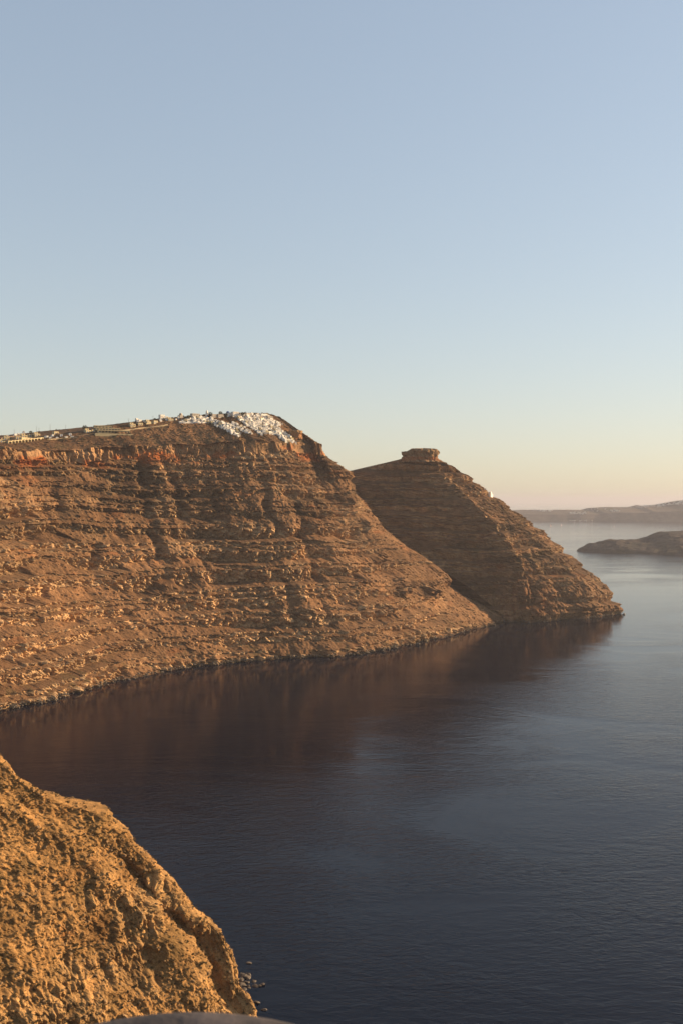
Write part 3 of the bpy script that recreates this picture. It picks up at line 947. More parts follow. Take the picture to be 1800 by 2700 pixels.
def dome_church(px, py, label, drum_mat, dome_mat, s=1.0):
    loc = at_px(px, py)
    r = thing('church', label, 'church', loc, FACE)
    r.scale = (s, s, s)
    b = MB().box(-4.5, 4.5, 0, 11, -5, 5.2); parapet_boxes(b, -4.5, 4.5, 0, 11, 5.2)
    w = part('wall', b.mesh('wall', drum_mat), r)
    rs = [[(q * math.cos(a), 6 + q * math.sin(a), z) for a in [math.pi * k / 8 for k in range(16)]] for z, q in ((5.1, 3.5), (7.2, 3.5))]
    part('drum', MB().rings(rs).mesh('drum', drum_mat), r)
    rs = [[(3.6 * math.cos(e) * math.cos(a), 6 + 3.6 * math.cos(e) * math.sin(a), 7.15 + 3.5 * math.sin(e)) for a in [math.pi * k / 8 for k in range(16)]] for e in [math.radians(x) for x in (0, 15, 30, 45, 60, 75, 88)]]
    dm = part('dome', MB().rings(rs).mesh('dome', dome_mat, True), r)
    part('cross', MB().box(-.08, .08, 5.92, 6.08, 10.6, 12.2).box(-.45, .45, 5.93, 6.07, 11.4, 11.56).mesh('cross', M_WHITE), dm)
    add_openings(r, [('d', 0, 0, 0, 0), ('w', 2.5, 0, 2.2, 0), ('w', 4.5, 5, 2.2, math.pi / 2)])
dome_church(606, 1098, 'church with a blue dome beside the tall block on the crest', M_WHITE, M_BLUE)
dome_church(481, 1102, 'beige church with pointed dome left of the village tower', M_BEIGE, M_BEIGE, 0.9)

def block(px, py, w, d, h, mat, label, rows_, cols):
    loc = at_px(px, py)
    r = thing('apartment_block', label, 'building', loc, FACE)
    b = MB().box(-w / 2, w / 2, 0, d, -6, h); parapet_boxes(b, -w / 2, w / 2, 0, d, h)
    part('wall', b.mesh('wall', mat), r)
    part('roof', MB().box(-w / 2 + .3, w / 2 - .3, .3, d - .3, h - .1, h + .1).mesh('roof', M_ROOF), r)
    sp = []
    for i in range(rows_):
        for j in range(cols):
            sp.append(('w', -w / 2 + w * (j + .5) / cols, 0, 1.0 + i * 3.0, 0))
        sp.append(('w', w / 2, d * .5, 1.0 + i * 3.0, math.pi / 2))
    add_openings(r, sp)
block(623, 1098, 13, 9, 8.6, M_WHITE, 'tall white block with three rows of windows on the crest', 3, 4)
block(568, 1101, 12, 8, 6.2, M_BEIGE, 'beige flat roofed block right of the round dark tree', 2, 4)
block(584, 1101, 12, 8, 5.8, M_BEIGE, 'lower beige block between two dark trees on the crest', 2, 3)
block(518, 1100, 16, 9, 6.4, M_BEIGE, 'long greyish beige block left of the white tower', 2, 5)
block(430, 1106, 9, 8, 8.4, M_WHITE, 'tall shaded white house at the left end of the village', 2, 3)
block(714, 1106, 12, 8, 6.0, M_BEIGE, 'beige terrace building at the right end of the crest', 2, 4)
block(698, 1099, 14, 7, 5.0, M_WHITE, 'long white block on the crest near its right end', 1, 4)

# cream hotel with stepped terraces
def terraced_hotel():
    loc = at_px(300, 1141)
    r = thing('terraced_hotel', 'cream stone hotel stepping up in three terraces left of the village', 'hotel', loc, math.radians(26))
    W = (56, 42, 30)
    for i in range(3):
        w = W[i]
        x0 = -27 - 1.5 * i
        y0 = 7.5 * i
        z0 = 4.2 * i
        b = MB().box(x0, x0 + w, y0, y0 + 9 - 0.02 * i, -7 if i == 0 else z0 - .1, z0 + 3.9)
        parapet_boxes(b, x0, x0 + w, y0, y0 + 9 - 0.02 * i, z0 + 3.9, .8, .3)
        b.box(x0 - .5, x0 + w + .5, y0 - .9, y0 - .035, z0 + 3.3, z0 + 3.6)
        part('wing', b.mesh('wing', M_CREAM), r)
        n = int(w / 5.2)
        for j in range(n):
            x = x0 + (j + .6) * w / n
            part('window', ME_LOGGIA, r, (x, y0, z0 + .3))
    part('pergola', MB().box(-20, -19.7, -4, -3.7, -3, 2.2).box(-8, -7.7, -4, -3.7, -3, 2.2).box(6, 6.3, -4, -3.7, -3, 2.2).box(-21, 8, -4.1, -.1, 2.2, 2.4).mesh('pergola', M_WOOD), r)
    part('terrace', MB().box(-34, 32, -11, -.05, -9, -2.2).mesh('terrace', M_CREAM), r)
terraced_hotel()

# long arcade at the far left
def arcade():
    a = at_px(23, 1169); c = at_px(116, 1159)
    L = math.hypot(c.x - a.x, c.y - a.y)
    yaw = math.atan2(c.y - a.y, c.x - a.x)
    r = thing('arcaded_hotel', 'long cream arcaded building at the far left of the rim', 'hotel', a, yaw)
    dz = (c.z - a.z)
    n = 11
    for k in range(n):
        w = L / n
        x0 = k * w; z = dz * (k + .5) / n
        b = MB()
        pier = 1.0
        b.box(x0, x0 + pier, 0, 4, z - 6, z + 3.4)
        b.box(x0 + pier, x0 + w, 3.4, 4, z - 6, z + 3.4)
        # arch head of wedge pieces
        hw = (w - pier) / 2; cx = x0 + pier + hw
        m = 8
        top = z + 3.4
        pts = [(cx + hw * math.cos(t), z + 1.4 + min(1.6, hw * .5) * math.sin(t)) for t in [math.pi * q / m for q in range(m + 1)]]
        for q in range(m):
            (xa, za), (xb, zb) = pts[q], pts[q + 1]
            i0 = len(b.v)
            b.v += [(xa, 0, za), (xb, 0, zb), (xb, 0, top), (xa, 0, top), (xa, .8, za), (xb, .8, zb), (xb, .8, top), (xa, .8, top)]
            b.f += [tuple(i0 + e for e in f) for f in ((0, 3, 2, 1), (4, 5, 6, 7), (0, 1, 5, 4), (3, 7, 6, 2))]
        b.box(x0, x0 + w, -.15, 4.1, top + .01, top + .5)
        part('arch_bay', b.mesh('arch_bay', M_CREAM), r)
    part('upper_storey', MB().box(L * .42, L * .72, 4.2, 10, dz * .55 - 3, dz * .55 + 6.2).mesh('upper_storey', M_CREAM), r)
    part('awning', MB().box(L * .02, L * .38, 3.9, 9, dz * .2 + 4.6, dz * .2 + 4.9).box(L * .02, L * .03, 4.5, 4.8, dz * .2 - 3, dz * .2 + 4.6).box(L * .36, L * .37, 4.5, 4.8, dz * .2 - 3, dz * .2 + 4.6).mesh('awning', M_WOOD), r)
arcade()

# pale walls that follow the rim
def rim_wall(pts, h, label, mat, thick=0.9):
    P = []
    for (x0, y0), (x1, y1) in zip(pts[:-1], pts[1:]):
        m = max(2, int(abs(x1 - x0) / 4))
        for k in range(m):
            t = k / m
            l = at_px(x0 + (x1 - x0) * t, y0 + (y1 - y0) * t)
            if l is not None:
                P.append(l)
    # keep depth steps even
    Q = [P[0]]
    for p in P[1:]:
        if (p - Q[-1]).length < 60:
            Q.append(p)
    arr = np.array([tuple(q) for q in Q])
    arr = box_smooth(arr, 5)
    base = Vector(arr[0])
    r = []
    for i in range(len(arr)):
        t = arr[min(i + 1, len(arr) - 1)] - arr[max(i - 1, 0)]
        nx, ny = -t[1], t[0]
        l = math.hypot(nx, ny) + 1e-6
        nx, ny = nx / l * thick / 2, ny / l * thick / 2
        x, y, z = arr[i] - np.array(base)
        r.append([(x - nx, y - ny, z - 4), (x + nx, y + ny, z - 4), (x + nx, y + ny, z + h), (x - nx, y - ny, z + h)])
    o = bpy.data.objects.new('boundary_wall', MB().rings(r).mesh('boundary_wall', mat))
    COL.objects.link(o)
    o.location = base
    tag(o, label, 'wall')
rim_wall([(290, 1141), (330, 1136), (365, 1131), (429, 1124), (450, 1119)], 1.9, 'pale stone wall running along the rim below the cream hotel', M_PALESTONE)
rim_wall([(124, 1160), (160, 1157), (213, 1153)], 1.3, 'low pale wall on the rim right of the arcade', M_PALESTONE)
rim_wall([(471, 1116), (500, 1116), (552, 1115)], 2.2, 'white retaining wall under the left end of the village', M_WHITE)
rim_wall([(384, 1120), (402, 1116), (420, 1113)], 2.2, 'cream garden wall between cream hotel and shaded houses', M_CREAM)

# poles along the ridge
POLES = [(38.5, 1152, 1132, 'thick timber pole above the arcaded hotel at far left'), (97, 1141, 1124, 'taller of the two close poles on the left ridge'), (103.6, 1141, 1128, 'shorter of the two close poles on the left ridge'),
         (133, 1140, 1119, 'tallest pole on the dark ridge behind the small white houses'), (174, 1134, 1120, 'pole on the dark ridge left of the cream hotel'), (221, 1130, 1120, 'pole on the ridge just left of the cream hotel'),
         (340, 1116, 1103, 'pole right behind the cream hotel'), (404, 1112, 1096, 'pole between cream hotel and village')]
for px, yb, yt, lab in POLES:
    loc = at_px(px, yb)
    if loc is None:
        continue
    H = max(7.0, (yb - yt) / FPX * loc.y)
    r = thing('utility_pole', lab, 'pole', loc, 0.3, 'poles along the ridge')
    part('pole', MB().tube([(0, 0, -1.5), (0, 0, H)], [0.24, 0.16], 8).mesh('pole', M_WOOD), r)
    part('crossarm', MB().box(-1.1, 1.1, .17, .34, H - 1.1, H - .9).mesh('crossarm', M_WOOD), r)

# trees and bushes
def leaf_cloud(n, rx, ry, rz, cz, leaf, seed, lump=0.35):
    g = np.random.default_rng(seed)
    d = g.normal(size=(n, 3)); d /= np.linalg.norm(d, axis=1, keepdims=True)
    rad = g.uniform(0.35, 1.0, n) ** 0.6
    rad = rad * (1 + lump * fbm(d[:, 0] * 2 + seed, d[:, 1] * 2, d[:, 2] * 2, seed, 2))
    c = d * rad[:, None] * np.array([rx, ry, rz]) + np.array([0, 0, cz])
    a = g.normal(size=(n, 3)); a /= np.linalg.norm(a, axis=1, keepdims=True)
    b = np.cross(a, g.normal(size=(n, 3))); b /= np.linalg.norm(b, axis=1, keepdims=True)
    s = leaf * g.uniform(0.6, 1.4, n)[:, None]
    v = np.stack([c - a * s, c + b * s * .55, c + a * s, c - b * s * .55], 1).reshape(-1, 3)
    q = np.arange(4 * n).reshape(n, 4)
    return v, q

def np_mesh(name, v, q, mat):
    me = bpy.data.meshes.new(name)
    me.vertices.add(len(v)); me.vertices.foreach_set("co", np.ascontiguousarray(v, np.float32).ravel())
    k = q.shape[1]
    me.loops.add(q.size); me.loops.foreach_set("vertex_index", np.ascontiguousarray(q, np.int32).ravel())
    me.polygons.add(len(q)); me.polygons.foreach_set("loop_start", np.arange(0, q.size, k, dtype=np.int32))
    me.polygons.foreach_set("loop_total", np.full(len(q), k, np.int32))
    me.update(calc_edges=True)
    me.polygons.foreach_set("use_smooth", np.zeros(len(q), bool))
    me.materials.append(mat)
    return me

ME_CROWN = [np_mesh('crown', *leaf_cloud(420, 3.2, 3.2, 2.6, 4.2, 0.42, sd), M_LEAF) for sd in (1, 2, 3)]
ME_TRUNK = MB().tube([(0, 0, -1), (0.1, 0, 1.2), (0.25, 0.1, 3.2)], [0.35, 0.27, 0.14], 8).tube([(0.1, 0, 1.6), (-0.9, 0.3, 3.6)], [0.16, 0.07], 6).tube([(0.1, 0, 1.9), (0.9, -0.5, 3.8)], [0.15, 0.06], 6).mesh('trunk', M_BARK)
ME_CYP = np_mesh('crown', *leaf_cloud(420, 1.1, 1.1, 5.0, 5.6, 0.34, 9, 0.15), M_LEAF)
TREES = [(555, 1100, 1.05, 'round dark tree beside the white tower on the crest'), (582, 1097, 1.0, 'dark tree rising highest above the beige blocks'), (597, 1099, 0.8, 'dark tree left of the blue domed church'),
         (640, 1098, 0.9, 'round tree right of the tall white block'), (498, 1106, 0.9, 'brownish bushy tree above the left white terrace'), (490, 1106, 0.6, 'small dark tree at the left edge of the bushy one'),
         (588, 1106, 0.6, 'small dark tree in front of the lower beige block'), (598, 1106, 0.6, 'small dark tree below the blue domed church'), (409, 1110, 0.6, 'small round tree left of the tall shaded house'),
         (225, 1138, 1.2, 'pale bare round shrub tree left of the cream hotel'), (30, 1162, 0.7, 'dark bush at the left end of the arcade'), (82, 1146, 0.8, 'green tree above the middle of the arcade'), (684, 1152, 0.6, 'dark bush under the dense white cluster'),
         (712, 1140, 0.6, 'dark bush inside the dense white cluster')]
for k, (px, py, sc, lab) in enumerate(TREES):
    loc = at_px(px, py)
    r = thing('tree', lab, 'tree', loc, k * 1.3)
    r.scale = (sc * 1.35, sc * 1.35, sc * 1.35)
    part('trunk', ME_TRUNK, r); part('crown', ME_CROWN[k % 3], r)
loc = at_px(647, 1099)
r = thing('cypress_tree', 'slim dark cypress standing on the village crest', 'tree', loc, 0)
part('trunk', MB().tube([(0, 0, -1), (0, 0, 3)], [0.2, 0.12], 6).mesh('trunk', M_BARK), r); part('crown', ME_CYP, r)

def plateau_scrub():
    g = np.random.default_rng(61)
    V, F, off = [], [], 0
    base = [leaf_cloud(26, 1, 1, .6, .35, .3, 160 + k, .4) for k in range(4)]
    made = 0
    for _ in range(4000):
        if made > 520:
            break
        x = g.uniform(-10, 800); y = g.uniform(1085, 1190)
        loc, nor = ray(x, y, BVH_WALL)
        if loc is None or loc.z < 300 or noise(loc.x / 45, loc.y / 45, 0, 62) < -0.1:
            continue
        if any((loc.x - p[0]) ** 2 + (loc.y - p[1]) ** 2 < 25 for p in PLACED):
            continue
        v, q = base[g.integers(0, 4)]
        V.append(v * g.uniform(.8, 2.2) + np.array(loc)); F.append(q + off); off += len(v); made += 1
    raw_mesh('plateau_scrub', np.concatenate(V), np.concatenate(F), None, M_LEAF, 'stuff')
plateau_scrub()
rim_wall([(0, 1158), (30, 1152), (64, 1148)], 1.6, 'dark dry stone wall behind the arcaded hotel', M_STONE)
rim_wall([(140, 1146), (190, 1141), (232, 1138)], 1.6, 'dark dry stone wall on the ridge left of the cream hotel', M_STONE)
rim_wall([(200, 1150), (240, 1146), (262, 1143)], 1.4, 'low stone wall just left of the cream hotel', M_STONE)

# ------------------------------------------------------------------ rocks
def rock_verts(seed, sub=2, rough=0.75, flat=0.65, boxy=0.6):
    bm = bmesh.new()
    bmesh.ops.create_icosphere(bm, subdivisions=sub, radius=1.0)
    v = np.array([x.co[:] for x in bm.verts]); f = np.array([[q.index for q in p.verts] for p in bm.faces])
    bm.free()
    m = np.max(np.abs(v), axis=1, keepdims=True)
    v = v * (1 - boxy) + (v / m) * boxy * 0.85
    v = v * (1 + rough * fbm(v[:, 0] * 1.4 + seed * 3.1, v[:, 1] * 1.4, v[:, 2] * 1.4, seed, 3)[:, None])
    v[:, 2] *= flat
    return v, f
ROCKS = [rock_verts(k, 1 if k < 4 else 2) for k in range(8)]
ME_ROCK_SHORE = [np_mesh('boulder', v, f, M_WETROCK) for v, f in ROCKS[4:]]
ME_ROCK_NEAR = [np_mesh('boulder', v, f, M_NEARROCK) for v, f in ROCKS[4:]]

def scatter_rocks(name, pts, sizes, mat, seed, label_kind='stuff'):
    g = np.random.default_rng(seed)
    V, F = [], []
    off = 0
    for (p, s) in zip(pts, sizes):
        v, f = ROCKS[g.integers(0, 4)]
        a = g.uniform(0, 6.28); ca, sa = math.cos(a), math.sin(a)
        e = g.uniform(0.7, 1.3, 3) * s
        w = v * e
        w = np.stack([w[:, 0] * ca - w[:, 1] * sa, w[:, 0] * sa + w[:, 1] * ca, w[:, 2]], 1) + np.array(p)
        V.append(w); F.append(f + off); off += len(v)
    return raw_mesh(name, np.concatenate(V), np.concatenate(F), None, mat, 'stuff')

def verts_of(ob):
    n = len(ob.data.vertices)
    a = np.empty(n * 3, np.float32)
    ob.data.vertices.foreach_get('co', a)
    return a.reshape(-1, 3).astype(float)

VW, VH, VN = verts_of(wall_ob), verts_of(head_ob), verts_of(near_ob)
def shore_pts(V, n, seed, zmax=4.0):
    g = np.random.default_rng(seed)
    m = V[(V[:, 2] > -0.5) & (V[:, 2] < zmax)]
    m = m[(m[:, 1] < 2130) & (m[:, 1] > 900)]
    return m[g.integers(0, len(m), n)] + g.normal(size=(n, 3)) * np.array([2.2, 2.2, 0.1])
sp = shore_pts(VW, 1500, 5)
scatter_rocks('shore_rubble', sp, RNG.uniform(0.5, 1.8, len(sp)) ** 1.2, M_WETROCK, 6)
sp = shore_pts(VH, 450, 7)
scatter_rocks('shore_rubble', sp, RNG.uniform(0.5, 1.8, len(sp)), M_WETROCK, 8)
big = [(1140, 1683, 5.0, 'largest pale rock standing in the water below the scree fan'), (1122, 1690, 3.6, 'pale rock left of the largest shore rock'), (1160, 1676, 3.4, 'pale rock right of the largest shore rock'), (1100, 1701, 4.2, 'dark rock at the foot of the scree fan'),
       (1010, 1719, 3.4, 'shore rock left of the dark rock below the scree fan'), (1643, 1621, 3.6, 'rock at the very tip of the headland')]
for px, py, sc, lab in big:
    x, y = shore(px, py)
    o = bpy.data.objects.new('boulder', random.choice(ME_ROCK_SHORE).copy() if False else ME_ROCK_SHORE[len(lab) % 4])
    COL.objects.link(o)
    o.location = (x, y, 0.6); o.scale = (sc, sc * .8, sc); o.rotation_euler = (0, 0, len(lab))
    tag(o, lab, 'rock', 'big rocks at the waterline')
    if 'pale' in lab:
        o.material_slots[0].link = 'OBJECT'; o.material_slots[0].material = M_PALESTONE

# ------------------------------------------------------------------ the flat rock on the headland and the jutting ledge by the village
def castle_rock():
    n, m = 220, 60
    th = np.linspace(0, 2 * np.pi, n, endpoint=False)[:, None]
    cx, cy, z0, z1 = 170.0, 2146.0, 322.0, 350.5
    t = np.linspace(0, 1, m)[None, :]
    rx = np.interp(t, [0, 0.25, 0.45, 0.8, 0.93, 1.0], [43, 40, 38, 38, 36, 32])
    ry = np.interp(t, [0, 0.25, 0.45, 0.8, 0.93, 1.0], [27, 19, 17, 21, 21, 17])
    X = cx + rx * np.cos(th); Y = cy + ry * np.sin(th); Z = z0 + (z1 - z0) * t + 0 * th
    d = (ridged(X / 13, Y / 13, Z / 30, 601, 3) - .3) * 15 + np.round(noise(X / 7, Y / 7, Z / 8, 602) * 1.7) * 1.8 + 1.2 * noise(X / 2.4, Y / 2.4, Z / 3, 603)
    d = d - 3.0 * np.exp(-((t - 0.35) / 0.12) ** 2) * smooth(0.6, 0.95, np.cos(th))
    X = X + np.cos(th) * d; Y = Y + np.sin(th) * d * .8
    Z = Z + np.where(t > .8, 1, 0) * (3.0 * fbm(X / 10, Y / 10, 0, 604, 3) - 7.0 * smooth(-20, -30, X - cx))
    P = np.stack([X, Y, Z], -1)
    top = [P[:, -1:]]
    for k in (0.6, 0.25, 0.02):
        q = P[:, -1:].copy()
        q[..., 0] = cx + (q[..., 0] - cx) * k; q[..., 1] = cy + (q[..., 1] - cy) * k
        q[..., 2] = z1 + 1.0 + 1.2 * fbm(q[..., 0] / 8, q[..., 1] / 8, 0, 605, 3)
        top.append(q)
    P = np.concatenate([P] + top[1:], 1)
    tt = (P[..., 2] - z0) / (z1 - z0)
    red = smooth(0.5, 0.3, tt) * smooth(0.05, 0.2, tt) * 0.8
    attr = np.stack([np.full_like(tt, .55), red, 0 * tt, 1 + 0 * tt], -1)
    o = add_mesh('rock_outcrop', P, attr, MAT_CLIFF, kind=None, wrap=True, flip=True)
    tag(o, 'flat topped rock crowning the headland summit', 'rock')
castle_rock()

def jut_rock():
    loc = at_px(776, 1150)
    n, m = 90, 30
    th = np.linspace(0, 2 * np.pi, n, endpoint=False)[:, None]
    t = np.linspace(0, 1, m)[None, :]
    rx = np.interp(t, [0, .5, .7, .95, 1], [13, 11, 12.5, 13, 10]); ry = rx * 0.8
    X = loc.x + 3 + rx * np.cos(th); Y = loc.y + ry * np.sin(th); Z = loc.z - 6 + 17 * t + 0 * th
    d = np.round(noise(X / 5, Y / 5, Z / 6, 611) * 1.8) * .9 + 1.5 * noise(X / 3, Y / 3, Z / 4, 612)
    P = np.stack([X + np.cos(th) * d, Y + np.sin(th) * d, Z], -1)
    cap = P[:, -1:].copy(); cap[..., 0] = loc.x + 3; cap[..., 1] = loc.y; cap[..., 2] += .6
    P = np.concatenate([P, cap], 1)
    tt = np.concatenate([t + 0 * th, np.ones((n, 1))], 1)
    attr = np.stack([np.full_like(tt, .8), .55 * smooth(.9, .5, tt), 0 * tt, 1 + 0 * tt], -1)
    o = add_mesh('rock_ledge', P, attr, MAT_CLIFF, kind=None, wrap=True, flip=True)
    tag(o, 'jutting orange rock ledge at the right end of the village', 'rock')
jut_rock()

# chapel on the headland ridge
def chapel():
    loc, nor = ground_below(1291, 1290, BVH_HEAD)
    r = thing('chapel', 'small white chapel on the sunlit ridge of the headland', 'chapel', loc + Vector((0, -4, -1.5)), math.radians(58))
    r.scale = (.75, .75, .75)
    b = MB().box(-4.5, 4.5, -3, 5, -7, 6.2); parapet_boxes(b, -4.5, 4.5, -3, 5, 6.2)
    part('wall', b.mesh('wall', M_WHITE), r)
    part('roof', MB().rings(vault_rings(6.5, -2.5, 4.6, 6.18)).mesh('roof', M_WHITE), r)
    part('belfry', MB().box(-3.9, -3.2, -2.9, -2.2, 6.2, 9.0).box(-2.2, -1.5, -2.9, -2.2, 6.2, 9.0).box(-4.0, -1.4, -2.95, -2.15, 9.0, 9.6).mesh('belfry', M_WHITE), r)
    part('annex', MB().box(4.55, 11, -3, 3, -9, 1.6).mesh('annex', M_WHITE), r)
    add_openings(r, [('d', 0, -3, 0, 0), ('w', 2.6, -3, 2, 0), ('w', 4.5, 3.8, 2.4, math.pi / 2)])
    loc, nor = ground_below(1278, 1287, BVH_HEAD)
    put_house(PROTO, 1, loc, math.radians(20), 'tiny white hut left of the headland chapel', None, 0.8)
chapel()

# ------------------------------------------------------------------ boats, far villages
def yacht(px, py, s, yaw, label, sail=True):
    x, y = shore(px, py)
    r = thing('sailing_boat', label, 'boat', (x, y, 0), yaw, 'sailing boats in the far channel')
    r.scale = (s, s, s)
    rs = []
    for t in np.linspace(0, 1, 9):
        hw = 2.3 * math.sin(math.pi * min(1, t * .8 + .2)) ** .7 * (1 if t < .99 else .2)
        xx = -8 + 17 * t
        rs.append([(xx, -hw, 1.7 + .5 * t), (xx, -hw * .75, -.2), (xx, 0, -.9), (xx, hw * .75, -.2), (xx, hw, 1.7 + .5 * t)])
    part('hull', MB().rings(rs).mesh('hull', M_HULL), r)
    part('cabin', MB().box(-4, 2.5, -1.2, 1.2, 1.6, 2.8).mesh('cabin', M_HULL), r)
    part('mast', MB().tube([(1, 0, 1.5), (1, 0, 23)], [.16, .1], 6).mesh('mast', M_SAIL), r)
    part('boom', MB().tube([(1, 0, 3.4), (-6.5, 0, 3.5)], .1, 6).mesh('boom', M_WOOD), r)
    if sail:
        v = MB()
        rows_ = [[(.8 - 7.0 * (1 - u) * q, .9 * math.sin(math.pi * q) * (1 - u) + .02, 3.7 + 18.5 * u) for q in (0, .25, .5, .75, 1)] for u in (0, .2, .4, .6, .8, .98)]
        v.rings(rows_, cap=False, closed=False)
        part('mainsail', v.mesh('mainsail', M_SAIL), r)
yacht(1450, 1387, 1.25, 0.5, 'leftmost sailing boat beyond the headland with raised sail')
yacht(1479, 1386, 1.0, 0.9, 'second sailing boat from the left in the far channel')
yacht(1618, 1389, 1.05, 1.2, 'rightmost sailing boat, nearest above the dark lava island')

def far_villages():
    g = np.random.default_rng(77)
    dg2 = bpy.context.evaluated_depsgraph_get()
    bv = BVHTree.FromObject(far_ob, dg2)
    V, F = [], []
    def spot(px, py, s):
        loc, nor = ground_below(px, py, bv, 0.5, 30)
        if loc is None:
            return
        b = len(V)
        w, d, h = s * g.uniform(.7, 1.5), s * g.uniform(.7, 1.2), s * g.uniform(.45, .75)
        x, y, z = loc
        for zz in (z - 4, z + h):
            for yy in (y - d / 2, y + d / 2):
                for xx in (x - w / 2, x + w / 2):
                    V.append((xx, yy, zz))
        F.extend([tuple(b + i for i in q) for q in ((4, 5, 7, 6), (0, 1, 5, 4), (1, 3, 7, 5), (3, 2, 6, 7), (2, 0, 4, 6))])
    for (x0, x1, y0, y1, n, s) in ((1730, 1800, 1322, 1335, 110, 10), (1690, 1740, 1331, 1337, 35, 9), (1500, 1545, 1350, 1356, 40, 10), (1418, 1456, 1345, 1349, 26, 11), (1608, 1632, 1345, 1349, 22, 10),
                                 (1500, 1560, 1371, 1374, 22, 8), (1640, 1700, 1336, 1340, 24, 8), (1387, 1420, 1344, 1348, 10, 8), (1540, 1600, 1340, 1350, 14, 8), (1800, 1900, 1312, 1330, 90, 10)):
        for _ in range(n):
            a = g.uniform(0, 1)
            spot(x0 + (x1 - x0) * a, y0 + (y1 - y0) * g.uniform(0, 1) - (4 * a if n == 110 else 0), s)
    raw_mesh('distant_village', np.array(V), np.array(F), None, M_WHITE, 'stuff')
far_villages()

# ------------------------------------------------------------------ stones and scrub of the near slope
def near_points(n, seed):
    g = np.random.default_rng(seed)
    X, Y, Z = VN[:, 0], VN[:, 1], VN[:, 2]
    px = 900 + X / Y * FPX; py = HZ + (CAMZ - Z) / Y * FPX
    ok = np.where((px > -60) & (px < 700) & (py < 2760) & (py > 1950) & (Z > 1) & (X > -240))[0]
    return VN[g.choice(ok, n, replace=False)]
pts = near_points(12000, 21)
cl = smooth(-0.25, 0.35, fbm(pts[:, 0] / 14, pts[:, 1] / 14, pts[:, 2] / 14, 22, 3))
keep = RNG.uniform(0, 1, len(pts)) < 0.25 + 0.75 * cl
pts = pts[keep]
sz = 0.14 + 0.7 * RNG.uniform(0, 1, len(pts)) ** 4
scatter_rocks('slope_rubble', pts, sz, M_NEARROCK, 23)
def zone(p):
    px = 900 + p[0] / p[1] * FPX; py = HZ + (CAMZ - p[2]) / p[1] * FPX
    v = 'upper' if py < 2250 else 'middle' if py < 2480 else 'lower'
    h = 'left frame edge' if px < 130 else 'centre' if px < 330 else 'outer edge'
    return v + ' near slope by its ' + h
bp_ = near_points(90, 24)
for k, p in enumerate(bp_):
    o = bpy.data.objects.new('boulder', ME_ROCK_NEAR[k % 4]); COL.objects.link(o)
    sc = random.uniform(0.7, 1.35)
    o.location = (p[0], p[1], p[2]); o.scale = (sc, sc * random.uniform(.7, 1.2), sc * random.uniform(.7, 1.1)); o.rotation_euler = (random.uniform(-.4, .4), random.uniform(-.4, .4), random.uniform(0, 6.28))
    zz_ = ('large ' if sc > 1.05 else 'small ') + 'loose tan boulder on the ' + zone(p)
    tag(o, zz_, 'rock', zz_.replace('boulder', 'boulders'))

def scrub(name, n, seed, mat, r0, r1, leaves):
    g = np.random.default_rng(seed)
    P = near_points(n, seed)
    V, F = [], []
    off = 0
    base = [leaf_cloud(leaves, 1, 1, .55, .22, .36, seed + k, .4) for k in range(5)]
    for p in P:
        v, q = base[g.integers(0, 5)]
        s = g.uniform(r0, r1)
        V.append(v * s + p); F.append(q + off); off += len(v)
    raw_mesh(name, np.concatenate(V), np.concatenate(F), None, mat, 'stuff')
scrub('dry_scrub', 1500, 31, M_DRY, 0.3, 0.85, 40)
scrub('olive_scrub', 1200, 32, M_SCRUB, 0.3, 0.85, 40)
ME_SHRUB = [np_mesh('foliage', *leaf_cloud(170, 1, 1, .7, .45, .15, 50 + k, .4), M_SCRUB if k % 2 else M_DRY) for k in range(4)]
ME_STEM = MB().tube([(0, 0, -.3), (.05, 0, .5)], [.07, .03], 5).tube([(0, 0, 0), (.3, .2, .6)], [.05, .02], 5).tube([(0, 0, 0), (-.3, .1, .6)], [.05, .02], 5).mesh('stem', M_BARK)
for k, p in enumerate(near_points(70, 33)):
    r = thing('shrub', 'low ' + ('olive' if k % 2 else 'dry brown') + ' shrub on the ' + zone(p), 'shrub', tuple(p), k * .7, ('olive' if k % 2 else 'dry') + ' shrubs on the ' + zone(p))
    sc = random.uniform(.7, 1.3)
    r.scale = (sc, sc, sc)
    part('foliage', ME_SHRUB[k % 4], r); part('stem', ME_STEM, r)

# rocks in the water at the foot of the near slope
g = np.random.default_rng(41)
for k in range(46):
    px = 634 + abs(g.normal()) * 17; py = 2588 + g.normal() * 15
    if k > 41:
        px, py = [(679, 2643), (697, 2662), (690, 2597), (683, 2600)][k - 42]
    x, y = shore(px, py)
    o = bpy.data.objects.new('boulder', ME_ROCK_SHORE[k % 4]); COL.objects.link(o)
    sc = .4 + 1.5 * g.uniform(0, 1) ** 2 if k <= 41 else 1.2
    o.location = (x, y, sc * g.uniform(-.25, .1)); o.scale = (sc, sc * g.uniform(.5, 1.4), sc * g.uniform(.5, 1.0)); o.rotation_euler = (g.uniform(-.3, .3), g.uniform(-.3, .3), g.uniform(0, 6.28))
    if k > 41:
        tag(o, ['lone rock in the water right of the near cliff foot', 'lone rock awash farthest right near the bottom edge', 'outermost rock of the little reef off the near cliff', 'rock just inside the outermost of the little reef'][k - 42], 'rock')
    else:
        zz_ = ('large' if sc > 1.1 else 'middling' if sc > .8 else 'small') + ' dark rock in the little reef, ' + ('close to the near cliff' if px < 645 else 'on its seaward side') + (', upper part' if py < 2575 else ', middle' if py < 2595 else ', lower part')
        tag(o, zz_, 'rock', zz_)

